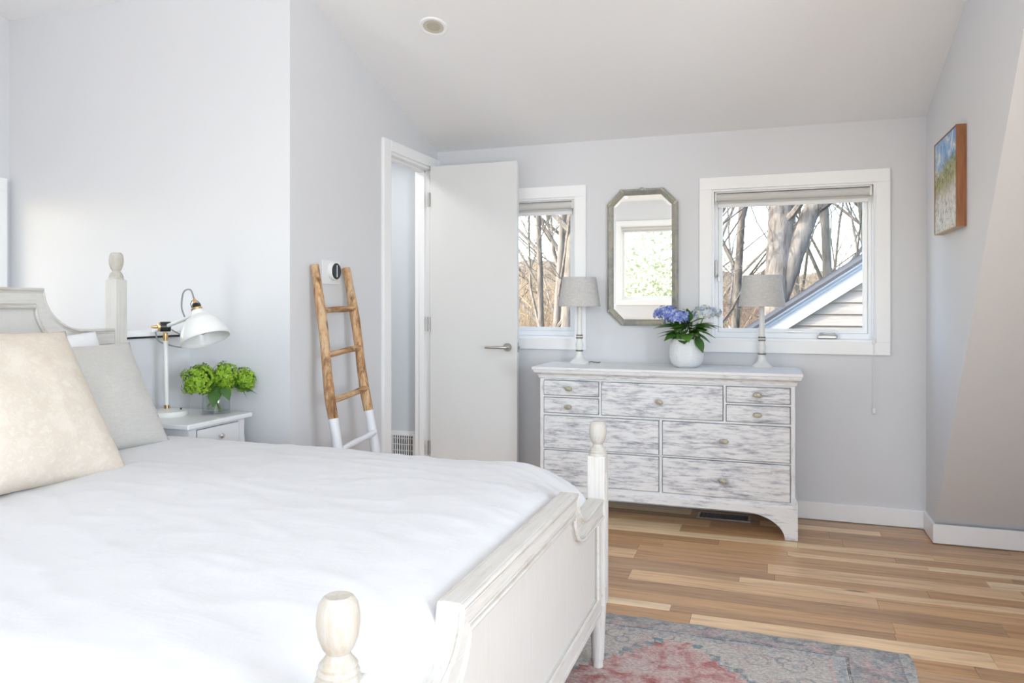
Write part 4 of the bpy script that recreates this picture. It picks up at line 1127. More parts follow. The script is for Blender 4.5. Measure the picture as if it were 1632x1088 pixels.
def scallop(zs, zc, hb, inset, n=14):
    """upper outline y,z from near post to far post: shoulder, concave scoop, flat crown"""
    pts = []
    y_e = (PYf - PYn) / 2 - 0.028
    w = 0.19 if zc - zs > 0.13 else 0.13
    pts.append((-y_e, zs)); pts.append((-(hb + w), zs))
    for k in range(1, n + 1):
        t = k / n; a = t * PI / 2
        pts.append((-(hb + w) + w * math.sin(a), zs + (zc - zs) * (1 - math.cos(a))))
    out = pts + [(-y, z) for y, z in reversed(pts)]
    return [(CY + y, z - inset) for y, z in out]
def board(name, xa, xb, ztop_s, ztop_c, hb, zbot, railh, face):
    """scalloped board: frame rail following the outline, recessed panel, mouldings"""
    top = scallop(ztop_s, ztop_c, hb, 0)
    low = scallop(ztop_s - railh, ztop_c - railh, hb - 0.03, 0)
    xm = (xa + xb) / 2
    # crown rail
    n = len(top); vs = []; fs = []
    for x in (xa, xb):
        vs += [(x, p[0], p[1]) for p in top] + [(x, p[0], p[1]) for p in low]
    for i in range(n - 1):
        fs.append((i, i + 1, n + i + 1, n + i)); fs.append((2 * n + i, 3 * n + i, 3 * n + i + 1, 2 * n + i + 1))
        fs.append((i, 2 * n + i, 2 * n + i + 1, i + 1)); fs.append((n + i, n + i + 1, 3 * n + i + 1, 3 * n + i))
    fs.append((0, n, 3 * n, 2 * n)); fs.append((n - 1, 3 * n - 1, 4 * n - 1, 2 * n - 1)[::1] if False else (n - 1, 2 * n + n - 1, 3 * n + n - 1, n + n - 1))
    o = MB().add(vs, fs).build(name + '_crown_rail', M['bed_y'], bd, bevel=0.004)
    # bead mouldings along top and bottom of the crown rail, on both faces
    for xs, sg in ((xb, 1), (xa, -1)):
        for src, dz, r_ in ((top, -0.006, 0.0055), (top, -0.016, 0.003), (low, 0.004, 0.006), (low, 0.015, 0.003)):
            MB().tube([(xs + sg * 0.0005, p[0], p[1] + dz) for p in src], r_, 8).build('bead_moulding', M['bed_bead'], o, smooth=True)
    # panel and lower rail, side stiles
    ye = (PYf - PYn) / 2 - 0.028
    pan = [(CY - ye, zbot + 0.03), (CY + ye, zbot + 0.03)] + [(p[0], p[1] + 0.008) for p in reversed(low)]
    MB().prism(pan, 'x', xm - 0.009, xm + 0.009).build(name + '_panel', M['bed_panel'], bd)
    lr_ = B(xa + .004, xb - .004, CY - ye, CY + ye, zbot, zbot + 0.075).build(name + '_lower_rail', M['bed_y'], bd, bevel=0.004)
    for xs, sg in ((xb - .004, 1), (xa + .004, -1)):
        MB().tube([(xs, CY - ye, zbot + 0.070), (xs, CY + ye, zbot + 0.070)], 0.006, 8).build('bead_moulding', M['bed_bead'], lr_, smooth=True)
        MB().tube([(xs, CY - ye, zbot + 0.020), (xs, CY + ye, zbot + 0.020)], 0.004, 8).build('bead_moulding', M['bed_bead'], lr_, smooth=True)
    for sg in (-1, 1):
        ya, yb = sorted((CY + sg * (ye), CY + sg * (ye - 0.055)))
        st = B(xa + .004, xb - .004, ya, yb, zbot + 0.07, ztop_s - railh + 0.01).build(name + '_stile', M['bed_z'], bd, bevel=0.003)
        yy = CY + sg * (ye - 0.055)
        MB().tube([(xb - .004, yy, zbot + 0.075), (xb - .004, yy, ztop_s - railh)], 0.006, 8).build('bead_moulding', M['bed_bead'], st, smooth=True)
board('footboard', FX - 0.022, FX + 0.022, 0.568, 0.668, 0.415, 0.185, 0.062, 1)
board('headboard', HX - 0.020, HX + 0.022, 1.100, 1.262, 0.430, 0.30, 0.075, 1)
for py, sg in ((PYn, -1), (PYf, 1)):
    B(HX + 0.028, FX - 0.028, py - 0.014, py + 0.014, 0.215, 0.400).build('side_rail', M['bed_x'], bd, bevel=0.004)
for k in range(9):
    x = HX + 0.25 + k * 0.2
    B(x, x + 0.07, PYn + 0.012, PYf - 0.012, 0.26, 0.28).build('bed_slat', M['bed_y'], bd)

# mattress
mt = B(HX + 0.045, FX - 0.060, PYn + 0.018, PYf - 0.018, 0.281, 0.560).build('mattress', M['pillow_white'], None, org=(-1.57, CY, 0.281), bevel=0.05, seg=4)
tag(mt, 'white mattress lying inside the limewashed bed frame', 'mattress')

# duvet: one continuous puffy sheet over the mattress, hanging down both sides
DXa, DXb = HX + 0.06, FX - 0.030
def duvet_fn(u, v):
    fl_ = u * (DXb - DXa + 0.15); x = min(DXa + fl_, DXb - 0.002); hang = max(0.0, DXa + fl_ - DXb)
    x += 0.002 * min(1, hang / 0.01)
    # across: v 0..1 -> drop, edge, top, edge, drop
    half = (PYf - PYn) / 2 + 0.012; drop = 0.20; arc = 0.16
    fa, fb = half - 0.02, half - 0.10                       # hangs further over the near side
    s = -(fa + arc + drop) + v * (fa + fb + 2 * (arc + drop))
    flat = fa if s < 0 else fb
    sg = 1 if s >= 0 else -1; a = abs(s)
    if a <= flat: y = a; z = 0.0
    elif a <= flat + arc:
        t = (a - flat) / arc * PI / 2; y = flat + 0.105 * math.sin(t); z = -0.105 * (1 - math.cos(t))
    else: y = flat + 0.105 + 0.012 * math.sin((a - flat - arc) * 9); z = -0.105 - (a - flat - arc)
    flatness = max(0.0, 1 - a / (flat + arc))
    crown = 0.018 * (1 - (min(1, a / flat)) ** 2)
    top = 0.652 + crown
    # foot end rounds off against the footboard
    e = (DXb - x)
    near = 1.0 if sg < 0 else 1.0
    if e < 0.26:
        q = 1 - e / 0.26
        edge = min(1, max(0, (a - 0.36) / 0.22)) * (1 if sg > 0 else 0.35)
        top -= (0.030 + 0.062 * edge) * q ** 2.0
        if e < 0.05: top -= 0.02 * (1 - e / 0.05) ** 2
    ee = x - DXa
    if ee < 0.10: top -= 0.05 * (1 - ee / 0.10) ** 2
    p = Vector((x * 1.0, sg * y, 0))
    w = 0.0
    w += 0.010 * mnoise.noise(Vector((x * 1.7 + 3, sg * y * 1.9, 0.3)))
    w += 0.005 * mnoise.noise(Vector((x * 4.5 + sg * y * 2.0, sg * y * 3.0, 1.7)))
    rid = mnoise.noise(Vector((x * 3.0 - sg * y * 2.2, sg * y * 9.0 + x * 3, 5.1)))
    w += 0.0035 * (1 - abs(rid)) ** 4
    rid = mnoise.noise(Vector((x * 11.0 + sg * y * 5.0, sg * y * 4.0, 8.1)))
    w += 0.002 * (1 - abs(rid)) ** 5
    w += 0.0016 * mnoise.noise(Vector((x * 22, sg * y * 18, 2.2)))
    fade = min(1, e / 0.05)
    side = 0 if a <= flat + arc * .6 else 1
    yy = sg * (y + (w * 0.8 if side else 0))
    zz = top + z + (0 if side else w * fade)
    if hang > 0:
        zz = min(zz, zz - hang) if not side else zz - hang * 0.3
    return (x, CY + yy, zz)
dv = MB().grid(duvet_fn, 170, 200).build('duvet', M['duvet'], None, org=(-1.57, CY, 0.6), smooth=True, angle=None)
tag(dv, 'smooth white duvet spread over the whole bed', 'duvet')
s_ = dv.modifiers.new('solid', 'SOLIDIFY'); s_.thickness = 0.02; s_.offset = -1

def pillow(name, w, h, th, mat, loc, rot, label, group, seed=0, pinch=0.10, piping=None):
    """two domed faces meeting in a seam, pulled in along the sides so the corners stay pointed. local: x thickness, y width, z height from 0"""
    n = 40; pr = random.Random(seed); vs = []; fs = []
    def pt(i, j, side):
        a = -1 + 2 * i / n; b = -1 + 2 * j / n
        px = a * (1 - pinch * (1 - b * b) * abs(a) ** 3 * 0.6); pz = b * (1 - pinch * (1 - a * a) * abs(b) ** 3 * 0.6)
        d = max(0, (1 - abs(a) ** 2.6)) ** 0.55 * max(0, (1 - abs(b) ** 2.6)) ** 0.55
        t = th / 2 * d
        t += 0.010 * d * mnoise.noise(Vector((a * 2.3 + seed, b * 2.1, side * 3.0)))
        t += 0.005 * (1 - abs(mnoise.noise(Vector((a * 3 + seed * 2, b * 6 - a * 4, side))))) ** 4 * (1 - abs(a * b)) * min(1, 4 * d)
        sag = 0.03 * (1 - (b + 1) / 2) * d
        return (side * (t + sag * th), px * w / 2, (pz + 1) * h / 2)
    mb = MB()
    for side in (1, -1):
        base = len(mb.v)
        mb.v += [pt(i, j, side) for j in range(n + 1) for i in range(n + 1)]
        for j in range(n):
            for i in range(n):
                q = (base + j * (n + 1) + i, base + j * (n + 1) + i + 1, base + (j + 1) * (n + 1) + i + 1, base + (j + 1) * (n + 1) + i)
                mb.f.append(q if side == 1 else q[::-1])
    o = mb.build(name, mat, None, smooth=True, fixn=False, angle=None)
    bm = bmesh.new(); bm.from_mesh(o.data); bmesh.ops.remove_doubles(bm, verts=bm.verts, dist=1e-4); bm.to_mesh(o.data); bm.free()
    o.location = loc; o.rotation_euler = rot
    return tag(o, label, 'pillow', group)
pillow('throw_pillow', 0.60, 0.56, 0.17, M['pillow_peach'], (-1.925, 1.545, 0.668), (-0.07, -0.60, 0.03), 'peach floral throw pillow leaning at the front of the bed', 'pillows on the bed', 1, 0.16)
pillow('bed_pillow', 0.66, 0.44, 0.15, M['pillow_grey'], (-2.175, 1.925, 0.672), (0.0, -0.52, -0.06), 'pale grey linen pillow leaning between the headboard and peach pillow', 'pillows on the bed', 4, 0.10)
pillow('bed_pillow', 0.68, 0.44, 0.15, M['pillow_white'], (-2.36, 1.93, 0.668), (0.05, -0.36, 0.0), 'white pillow propped against the headboard behind the grey pillow', 'pillows on the bed', 7, 0.08)
pillow('bed_pillow', 0.66, 0.44, 0.15, M['pillow_white'], (-2.36, 1.21, 0.668), (0.0, -0.36, 0.0), 'white pillow against the headboard hidden behind the peach pillow', 'pillows on the bed', 9, 0.08)

# ------------------------------------------------------------------ nightstand
NX = -2.25; NTOP = 0.709
ns = empty('nightstand', (-2.44, 2.63, 0), 'small white nightstand with curved legs beside the bed', 'nightstand')
B(-2.640, NX + 0.012, 2.432, 2.832, NTOP - 0.022, NTOP).build('table_top', M['furniture_white'], ns, bevel=0.006, seg=3)
B(-2.625, NX - 0.012, 2.462, 2.802, 0.535, NTOP - 0.022).build('body', M['furniture_white'], ns, bevel=0.002)
dw = B(NX - 0.014, NX - 0.0035, 2.505, 2.757, 0.590, 0.676).build('drawer', M['furniture_white'], ns, bevel=0.002)
mb = MB(); 
for a, b, c_, d_ in ((2.503, 2.505, .588, .678), (2.757, 2.759, .588, .678), (2.505, 2.757, .588, .590), (2.505, 2.757, .676, .678)): mb.box(NX - 0.013, NX - 0.0105, a, b, c_, d_)
mb.build('drawer_gap_shade', plain('painted_gap_shade', (0.12, 0.12, 0.13), 0.8, var=0.1), ns)  # dark strips standing for the shade around the drawer front
kb = MB().lathe([(0.005, 0), (0.004, 0.010), (0.009, 0.014), (0.0115, 0.019), (0.009, 0.024), (0.001, 0.026)], n=20)
kb.xform(Matrix.Translation((NX - 0.004, 2.630, 0.634)) @ Matrix.Rotation(PI / 2, 4, 'Y')); kb.build('knob', M['chrome'], dw, smooth=True)
for xq, sx in ((NX - 0.03, 1), (-2.605, -1)):
    for yq, sy in ((2.480, -1), (2.784, 1)):
        prof = [(0.0, 0.682), (0.0, 0.62), (0.004, 0.56), (0.012, 0.50), (0.016, 0.45), (0.012, 0.38), (0.0, 0.28), (-0.008, 0.16), (-0.004, 0.06), (0.012, 0.0)]
        vs = []; fs = []
        for (o_, z) in prof:
            wd = 0.019 - 0.006 * (1 - z / 0.682)
            cx, cy = xq + sx * o_ * 1.0, yq + sy * o_ * 1.0
            vs += [(cx - wd, cy - wd, z), (cx + wd, cy - wd, z), (cx + wd, cy + wd, z), (cx - wd, cy + wd, z)]
        for i in range(len(prof) - 1):
            for k in range(4): fs.append((i * 4 + k, i * 4 + (k + 1) % 4, (i + 1) * 4 + (k + 1) % 4, (i + 1) * 4 + k))
        fs.append((0, 1, 2, 3)); L_ = (len(prof) - 1) * 4; fs.append((L_, L_ + 1, L_ + 2, L_ + 3))
        MB().add(vs, fs).build('leg', M['furniture_white'], ns, bevel=0.003)

# ------------------------------------------------------------------ desk lamp on the nightstand
lx, ly = -2.525, 2.615
dl_ = empty('desk_lamp', (lx, ly, NTOP), 'white and brass articulated desk lamp on the nightstand', 'lamp')
MB().lathe([(0.086, 0), (0.088, 0.004), (0.088, 0.016), (0.085, 0.022), (0.05, 0.029), (0.012, 0.033)], c=(lx, ly, NTOP), n=40).build('base', M['lamp_white'], dl_, smooth=True)
MB().lathe([(0.004, 0), (0.004, 0.008)], c=(lx + 0.055, ly + 0.025, NTOP + 0.026), n=12).build('switch', M['black'], dl_, smooth=True)
MB().lathe([(0.0115, 0.033), (0.0115, 0.047)], c=(lx, ly, NTOP), n=20).build('pole_collar', M['brass'], dl_, smooth=True)
pz = 1.040
MB().tube([(lx, ly, NTOP + 0.045), (lx - 0.004, ly - 0.003, pz)], 0.010, 18).build('pole', M['lamp_white'], dl_, smooth=True)
MB().lathe([(0.0095, pz - 0.003), (0.0105, pz + 0.02), (0.0105, pz + 0.033), (0.014, pz + 0.036)], c=(lx - 0.004, ly - 0.003, 0), n=18).build('brass_ferrule', M['brass'], dl_, smooth=True)
J = Vector((lx - 0.002, ly - 0.005, pz + 0.062))
ax = Vector((0.87, 0.0, 0.0)); ay = Vector((-0.52, -0.62, 0)).normalized()
MB().tube([J - ay * 0.020, J + ay * 0.022], 0.022, 20).build('joint', M['black'], dl_, smooth=True)
MB().tube([J + ay * 0.020, J + ay * 0.030, J + ay * 0.033], [0.019, 0.019, 0.012], 18).build('brass_washer', M['brass'], dl_, smooth=True)
MB().tube([J + ay * 0.03, J + ay * 0.046, J + ay * 0.058], [0.008, 0.007, 0.004], 12).build('wing_nut', M['brass'], dl_, smooth=True)
SOC = Vector((-2.312, 2.570, 1.160))      # neck of the shade
arm_d = (SOC - J).normalized()
MB().tube([J - arm_d * 0.085, SOC - arm_d * 0.005], 0.0085, 14).build('arm', M['lamp_white'], dl_, smooth=True)
# shade: axis tilted, opening looks down toward the bed and camera
axd = Vector((0.40, -0.08, -0.93)).normalized()
Rm = Matrix.Translation(SOC) @ axd.to_track_quat('Z', 'Y').to_matrix().to_4x4()
pr = [(0.020, -0.022), (0.023, -0.008), (0.028, 0.006), (0.056, 0.022), (0.080, 0.048), (0.092, 0.080), (0.097, 0.104), (0.0995, 0.120)]
sm = MB().lathe(pr, n=40, cap=False); sm.xform(Rm); sh = sm.build('lamp_shade', M['lamp_white'], dl_, smooth=True, solid=0.0022)
q = MB().lathe([(0.0225, -0.026), (0.0245, -0.022), (0.0225, -0.018)], n=28); q.xform(Rm); q.build('brass_collar', M['brass'], sh, smooth=True)
q = MB().lathe([(0.0175, -0.024), (0.0175, -0.040), (0.014, -0.046), (0.012, -0.048)], n=20); q.xform(Rm); q.build('socket', M['black'], dl_, smooth=True)
q = MB().lathe([(0.0075, -0.046), (0.0075, -0.066), (0.0045, -0.070)], n=16); q.xform(Rm); q.build('cord_grip', M['brass'], dl_, smooth=True)
mb = MB()
for sg in (-1, 1): mb.tube([(sg * 0.022, 0, -0.024), (sg * 0.024, 0, -0.046), (sg * 0.014, 0, -0.060), (0, 0, -0.062)], 0.0015, 6)
mb.xform(Rm).build('socket_cage', M['black'], dl_, smooth=True)
q = MB().lathe([(0.012, -0.015), (0.013, 0.03)], n=16); q.xform(Rm); q.build('bulb_cap', M['brass'], sh, smooth=True)
q = MB().sphere((0, 0, 0.060), (0.030, 0.030, 0.034), 24, 14); q.xform(Rm); q.build('bulb', M['bulb'], sh, smooth=True)
q = MB().tube([(-0.012, 0, 0.05), (-0.008, 0, 0.07), (0, 0, 0.052), (0.008, 0, 0.07), (0.012, 0, 0.05)], 0.0015, 6); q.xform(Rm); q.build('filament', M['brass'], sh)
gt = Rm @ Vector((0, 0, -0.068))
A0 = J + arm_d * (SOC - J).length * 0.62
MB().tube(bez([gt, gt + Vector((-0.014, -0.006, 0.040)), gt + Vector((-0.040, -0.018, 0.030)), A0 + Vector((-0.012, -0.01, 0.05)), A0]), 0.0034, 8).build('textile_cord', M['cord_grey'], dl_, smooth=True)
E0 = J - arm_d * 0.075
MB().tube(bez([E0, E0 + Vector((0.03, 0.0, -0.05)), E0 + Vector((0.12, 0.05, -0.075)), J + Vector((0.09, 0.03, -0.055)), J + Vector((0.03, 0.0, -0.012))]), 0.0034, 8).build('textile_cord', M['cord_grey'], dl_, smooth=True)

# ------------------------------------------------------------------ vase and green hydrangeas
VX, VY = -2.372, 2.748
va = empty('glass_vase', (VX, VY, NTOP), 'clear cylinder glass vase holding green hydrangeas on the nightstand', 'vase')
MB().lathe([(0.001, 0.004), (0.058, 0.004), (0.0595, 0.0), (0.0605, 0.004), (0.0605, 0.108), (0.0595, 0.110), (0.0580, 0.108), (0.0580, 0.012), (0.001, 0.011)], c=(VX, VY, NTOP), n=48, cap=False).build('vase_wall', M['vase'], va, smooth=True)
MB().lathe([(0.001, 0.0125), (0.0565, 0.0125), (0.0572, 0.016), (0.0572, 0.078), (0.001, 0.0785)], c=(VX, VY, NTOP), n=48, cap=False).build('water', M['water'], va, smooth=True)
hy = random.Random(21)
def V3(dx, dy, dz): return Vector((VX + dx, VY + dy, NTOP + dz))
def hydrangea(head, rad, sq, foot, label, n=120, leaves=()):
    h = V3(*head); f = V3(*foot)
    r = empty('hydrangea_stem', f, label, 'flower', 'green hydrangeas in the glass vase')
    mid = V3(foot[0] * -0.2 + head[0] * 0.25, foot[1] * -0.2 + head[1] * 0.25, 0.115)
    MB().tube(bez([f, f.lerp(mid, 0.5), mid, mid.lerp(h, .6), h]), 0.0042, 8).build('stem', M['stem_green'], r, smooth=True)
    floret_head(h, rad * 1.05, n, 0.0140, hy, sq, -0.85).build('flower_head', M['petal_green'], r, fixn=False)
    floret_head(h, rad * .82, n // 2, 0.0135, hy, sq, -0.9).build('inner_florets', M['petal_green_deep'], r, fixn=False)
    for b_, d_, L, W, m_ in leaves: leaf_at(r, V3(*b_), d_, L, W, M[m_], hy.uniform(-.3, .3), 0.3, 0.15)
    return r
hydrangea((-0.01, -0.100, 0.152), 0.060, (1, 1.05, 1.0), (0.01, 0.02, 0.014), 'large lime green hydrangea head at the lamp side of the vase', 170,
          [((0.03, -0.03, 0.125), (0.25, -0.55, -0.55), 0.10, 0.032, 'leaf_dark'), ((-0.01, -0.04, 0.15), (0.1, -0.5, 0.4), 0.09, 0.03, 'leaf_dark')])
hydrangea((-0.05, -0.030, 0.178), 0.044, (1, 1, .9), (0.0, 0.02, 0.014), 'small half hidden green hydrangea head behind the two big ones', 90,
          [((-0.01, 0.0, 0.15), (-0.2, -0.2, 0.8), 0.085, 0.022, 'leaf_dark'), ((0.0, -0.02, 0.14), (0.5, -0.6, 0.05), 0.08, 0.026, 'leaf_dark')])
hydrangea((0.035, 0.012, 0.160), 0.051, (1, 0.95, 1.2), (0.0, -0.012, 0.014), 'tall bright green hydrangea head over the middle of the vase', 170,
          [((0.070, 0.020, 0.128), (0.42, 0.70, 0.22), 0.12, 0.036, 'leaf_mid'), ((0.075, 0.015, 0.118), (0.5, 0.7, -0.05), 0.12, 0.030, 'leaf_dark'), ((0.06, -0.03, 0.12), (0.75, -0.2, -0.5), 0.07, 0.026, 'leaf_dark')])
hydrangea((0.075, 0.100, 0.140), 0.044, (1, 1, 1.1), (-0.03, -0.025, 0.03), 'outer green hydrangea head drooping over the nightstand corner', 110,
          [((0.06, 0.06, 0.125), (0.4, 0.45, -0.5), 0.085, 0.020, 'leaf_mid')])

# ------------------------------------------------------------------ outside: neighbouring gable
GY = 7.5
gh = empty('neighbour_house', (3.0, GY, -3), 'sunlit clapboard gable with white rake boards outside the wide window', 'house')
sl_ = (1.641 - 0.960) / (0.812 + 0.199)
def zr(x): return 0.960 + sl_ * (x + 0.199)           # top line of the roof edge
B(-1.2, 7.2, GY + 0.03, GY + 6, -3.2, -0.2).build('wall', M['house_white'], gh)
MB().prism([(-0.6, -0.2), (7.0, -0.2), (3.2, zr(3.2) - .3), (-0.6, zr(-0.6) - .3)], 'y', GY + 0.03, GY + 6).build('gable_wall', M['house_white'], gh)
z = -0.4; ex = 0.108; k = 0
while z < 3.0:
    xs = -0.199 + (z + ex + 0.21 - 0.960) / sl_ - .02
    xs = max(xs, -1.2)
    if xs < 3.2:
        vs = [(xs, GY + 0.004, z + ex + .01), (3.4, GY + 0.004, z + ex + .01), (3.4, GY - 0.014, z), (xs - ex / sl_, GY - 0.014, z), (xs, GY + 0.03, z + ex + .01), (3.4, GY + 0.03, z + ex + .01), (3.4, GY + 0.03, z), (xs - ex / sl_, GY + 0.03, z)]
        MB().add(vs, [(0, 1, 2, 3), (7, 6, 5, 4), (0, 4, 5, 1), (3, 2, 6, 7), (0, 3, 7, 4), (1, 5, 6, 2)]).build('siding_board', M['siding'], gh)
    z += ex
def slope_bar(name, t0, t1, y0, y1, mat):
    pts = [(-2.2, zr(-2.2) - t0), (3.3, zr(3.3) - t0), (3.3, zr(3.3) - t1), (-2.2, zr(-2.2) - t1)]
    return MB().prism(pts, 'y', y0, y1).build(name, mat, gh)
slope_bar('rake_board', 0.080, 0.215, GY - 0.05, GY + 0.02, M['eave_white'])
slope_bar('rake_trim', 0.045, 0.082, GY - 0.075, GY + 0.02, M['eave_blue'])
slope_bar('drip_edge', 0.018, 0.047, GY - 0.09, GY + 0.02, M['eave_white'])
slope_bar('roof_slab', 0.0, 0.030, GY - 0.10, GY + 6.2, M['shingle'])
# ------------------------------------------------------------------ outside: bare trees
def tree(name, base, height, r0, lean, seed, label, mat, levels=4, forks=None, spread=0.55, first=0.3, group='bare winter trees outside', nb=5, path=None):
    tr = random.Random(seed)
    root = empty(name, base, label, 'tree', group)
    trunk = MB(); br = MB()
    def grow(p, d, L, r, lev, mb):
        n = 5 if lev < 2 else 4
        pts = [p]; rad = [r]; dd = d.copy()
        for k in range(n):
            dd = (dd + Vector((tr.uniform(-1, 1), tr.uniform(-1, 1), tr.uniform(-.5, .8))) * (0.05 if lev == 0 else 0.20)).normalized()
            pts.append(pts[-1] + dd * L / n); rad.append(r * (1 - (0.45 if lev == 0 else 0.62) * (k + 1) / n))
        mb.tube(pts, rad, 10 if lev == 0 else (6 if lev < 2 else 4), cap=lev == 0)
        if lev >= levels: return
        c = nb if lev == 0 else tr.randint(3, 4) if lev < 3 else 3
        for i in range(c):
            t = (first + (1 - first) * (i + tr.random() * .8) / c) if lev == 0 else 0.25 + 0.75 * (i + tr.random()) / c
            idx = min(n - 1, int(t * n)); q = pts[idx].lerp(pts[idx + 1], t * n - idx)
            a = tr.uniform(0, 2 * PI)
            side = Vector((math.cos(a), math.sin(a), tr.uniform(0.1, 0.7)))
            nd = (dd * (1 - spread) + side * spread).normalized()
            grow(q, nd, L * tr.uniform(0.45, 0.68), max(0.006, rad[idx] * tr.uniform(0.42, 0.62)), lev + 1, br)
    if path:
        for pts, rad, sub in path:
            fine = bez(pts, 6 * len(pts)); m = len(fine)
            rr_ = []
            for k in range(m):
                f_ = k / (m - 1) * (len(rad) - 1); i_ = min(int(f_), len(rad) - 2); rr_.append(rad[i_] + (rad[i_ + 1] - rad[i_]) * (f_ - i_))
            trunk.tube(fine, rr_, 14, jit=0.05, rr=tr)
            for t in sub:
                i_ = int(t * (m - 1)); a = tr.uniform(0, 2 * PI)
                grow(fine[i_], Vector((math.cos(a), math.sin(a), tr.uniform(.3, 1.0))).normalized(), tr.uniform(1.6, 2.8), rr_[i_] * 0.30, 1, br)
    else:
        grow(Vector(base), (Vector(lean) + Vector((0, 0, 1))).normalized(), height, r0, 0, trunk)
    trunk.build('trunk', mat, root, smooth=True, fixn=False)
    br.build('branches', mat, root, smooth=True, fixn=False)
    return root
GZ = -3.2
# the big forked oak in the wide window, sized from its trunk
tree('bare_oak_tree', (0.02, 12.0, GZ), 8.5, 0.27, (0, 0, 0), 31, 'big forked bare oak trunk filling the middle of the wide window', M['bark'], 4,
     path=[([(-0.02, 12, GZ), (0.0, 12, -1.0), (0.04, 12, 0.8), (0.10, 12, 1.9), (0.14, 12, 2.7), (0.16, 12, 3.8), (0.05, 12.1, 5.6)], [0.26, 0.20, 0.18, 0.19, 0.185, 0.17, 0.08], (0.62, 0.68, 0.74, 0.82, 0.9, 0.96)),
           ([(0.12, 12, 1.2), (0.27, 11.97, 1.75), (0.43, 11.95, 2.25), (0.58, 11.93, 2.62), (0.80, 11.9, 2.80), (0.95, 11.9, 3.4), (1.2, 11.8, 4.6)], [0.10, 0.13, 0.135, 0.125, 0.10, 0.09, 0.04], (0.45, 0.6, 0.66, 0.75, 0.85, 0.95))])
specs = [((-0.75, 14.0), 8, .10, (.02, 0, 0), 'thin bare tree left of the big oak trunk', 41), ((-1.15, 17), 9, .11, (-.0, 0, 0), 'slender grey tree at the left edge of the wide window', 42),
         ((1.10, 14.5), 9, .11, (.02, 0, 0), 'bare tree rising above the gable roof slope', 43), ((1.95, 16), 10, .13, (0.0, 0, 0), 'tall bare tree behind the gable roof at the window edge', 44),
         ((0.75, 19.5), 9, .10, (.0, 0, 0), 'slim crooked tree right of the forked oak', 45),
         ((-2.98, 11.0), 8, .13, (0.015, 0, 0), 'twin stemmed bare tree right of centre in the narrow window', 51), ((-3.45, 11.5), 7.5, .075, (-.0, 0, 0), 'thin pale tree at the door side of the narrow window', 52),
         ((-3.25, 13.2), 9.5, .12, (.015, 0, 0), 'dark bare trunk near the edge of the narrow window', 53), ((-4.5, 16), 9, .09, (.0, 0, 0), 'small bare tree deep in the narrow window view', 54),
         ((-3.95, 13.0), 8.5, .07, (.01, 0, 0), 'spindly young tree between the two trunks in the narrow window', 61), ((-4.9, 17.5), 9.5, .085, (0.01, 0, 0), 'fine branched tree behind the thin pale one in the narrow window', 62),
         ((-5.6, 21), 10, .12, (0, 0, 0), 'distant bare tree seen through the narrow window', 55), ((-1.9, 24), 10, .14, (0, 0, 0), 'distant bare tree behind the thin ones in the wide window', 56), ((2.9, 25), 10, .13, (0, 0, 0), 'distant bare tree above the neighbouring roof', 57)]
for (xy, hgt, r_, lean, lab, sd) in specs:
    tree('bare_tree', (xy[0], xy[1], GZ), hgt, r_, lean, sd, lab, M['bark2'] if sd % 2 else M['bark'], 5, first=0.34, nb=8)
# ground and far brushy hill
struct(MB().grid(lambda u, v: (-60 + 120 * u, 5.5 + 90 * v, GZ + 0.25 * mnoise.noise(Vector((u * 20, v * 20, 0)))), 40, 40).build('ground', M['grass'], smooth=True))
struct(B(-60, 60, -60, YF - 0.6, GZ - 0.2, GZ).build('ground_front', M['grass']))
def hillf(u, v):
    x = -60 + 120 * u; y = 34 + 26 * v
    return (x, y, GZ + (5.9 + 1.5 / (1 + math.exp((x + 4) * 0.5))) * math.sin(min(1, v * 1.2) * PI / 2) + 0.8 * mnoise.noise(Vector((x * 0.15, y * 0.15, 3))) + 0.5 * mnoise.noise(Vector((x * 0.7, y * 0.7, 1))))
struct(MB().grid(hillf, 160, 30).build('hill', M['brush'], smooth=True))
# tangled understorey twigs
bs = MB(); br_ = random.Random(77)
for k in range(3600):
    y = br_.uniform(15, 34); x = br_.uniform(-0.45, 0.20) * y
    p = Vector((x, y, GZ)); d = Vector((br_.uniform(-.35, .35), br_.uniform(-.35, .35), 1)).normalized(); L = br_.uniform(2.5, 5.2) + 0.06 * y * br_.random()
    m = p + d * L * .5 + Vector((br_.uniform(-.3, .3), 0, 0)); e_ = p + d * L + Vector((br_.uniform(-.9, .9), 0, br_.uniform(-.4, .1)))
    w = br_.uniform(0.010, 0.028)
    bs.tube([p, m, e_], [w, w * .7, w * .3], 3, cap=False)
    for q in range(3):
        s0 = m.lerp(e_, br_.uniform(-.1, .95)); bs.tube([s0, s0 + Vector((br_.uniform(-1.0, 1.0), br_.uniform(-.4, .4), br_.uniform(.0, .8)))], [w * .5, w * .2], 3, cap=False)
tag(bs.build('winter_brush', M['twigs'], fixn=False), 'tangle of tan winter brush under the trees', 'brush', kind='stuff')
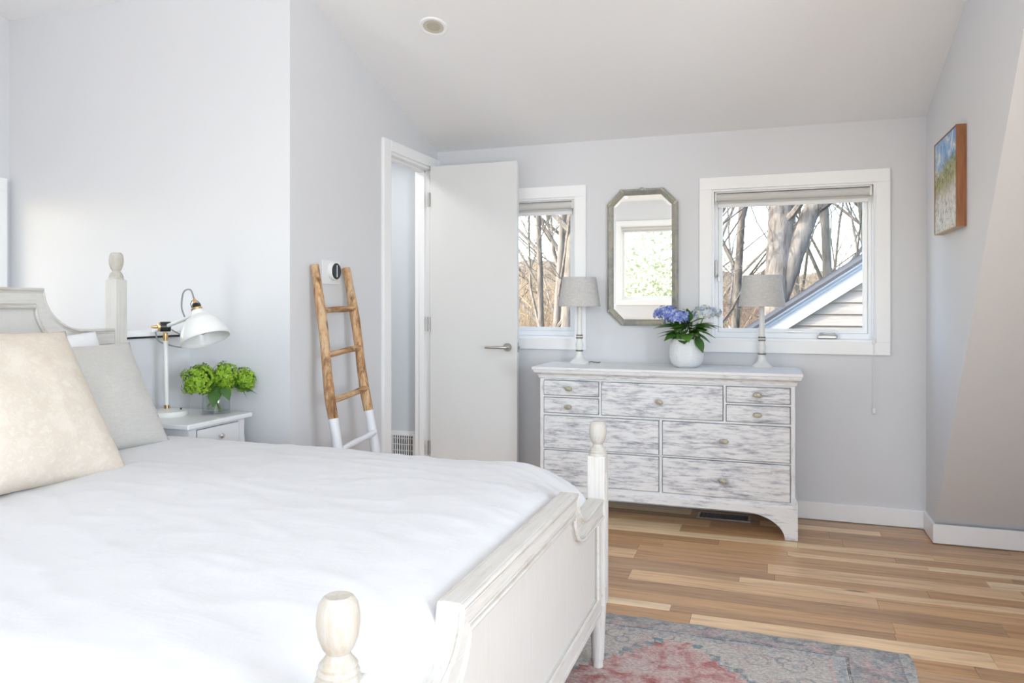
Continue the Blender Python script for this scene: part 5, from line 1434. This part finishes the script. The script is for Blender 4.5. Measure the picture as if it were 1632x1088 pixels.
# far little houses
def house(loc, w, d_, h, roofh, label, rz=0):
    r = empty('distant_house', loc, label, 'house', 'far houses', local=True); r.rotation_euler = (0, 0, rz)
    mb = MB(); mb.box(-w / 2, w / 2, 0, d_, 0, h); mb.prism([(-w / 2, h), (w / 2, h), (0, h + roofh)], 'y', 0, d_); mb.build('wall', M['house_white'], r)
    e = 0.35
    for sg in (-1, 1):
        a = (sg * (w / 2 + e), h - e * roofh / (w / 2)); b = (0, h + roofh)
        MB().prism([a, b, (b[0], b[1] + .14), (a[0], a[1] + .14)], 'y', -0.3, d_ + 0.3).build('roof', M['roof_red'], r)
    for x in (-w / 4, w / 4):
        wd = B(x - .4, x + .4, -0.03, 0.02, h * .4, h * .4 + 1.1).build('window', M['trim'], r); B(x - .34, x + .34, -0.04, -0.028, h * .4 + .06, h * .4 + 1.04).build('pane', M['dark'], wd)
house((-5.15, 24.0, GZ), 2.7, 7, 2.75, 1.25, 'small white gabled house with red roof low in the narrow window', 0.25)
house((-1.55, 26.0, GZ), 2.4, 8, 2.9, 1.4, 'orange roofed house low behind the potted hydrangea in the wide window', -0.5)
# spring trees outside the front windows, seen only in the mirror
def leafy(loc, h, r_, label, sd):
    lr2 = random.Random(sd); root = empty('leafy_tree', loc, label, 'tree', 'leafy trees reflected in the mirror')
    MB().tube([loc, (loc[0], loc[1], loc[2] + h * .6)], [.12, .06], 8).build('trunk', M['bark'], root, smooth=True)
    mb = MB()
    for k in range(9000):
        v = Vector((lr2.gauss(0, 1), lr2.gauss(0, 1), lr2.gauss(0, 1))).normalized() * r_ * lr2.random() ** .4
        p = Vector((loc[0], loc[1], loc[2] + h * .75)) + Vector((v.x, v.y, v.z * 1.3)); s = lr2.uniform(.03, .06)
        u = Vector((lr2.gauss(0, 1), lr2.gauss(0, 1), lr2.gauss(0, 1))).normalized(); w = u.cross(Vector((.3, .5, .8))).normalized()
        mb.add([p - u * s, p + w * s * .6, p + u * s, p - w * s * .6], [(0, 1, 2, 3)])
    mb.build('foliage', M['evergreen'], root, fixn=False)
leafy((-2.6, -9.0, GZ), 6.0, 1.9, 'pale leafy tree mirrored at the left of the reflected window', 1)
leafy((-0.6, -10.5, GZ), 6.6, 2.0, 'pale leafy tree mirrored at the right of the reflected window', 2)

for o in bpy.data.objects:
    if '_local' in o: del o['_local']
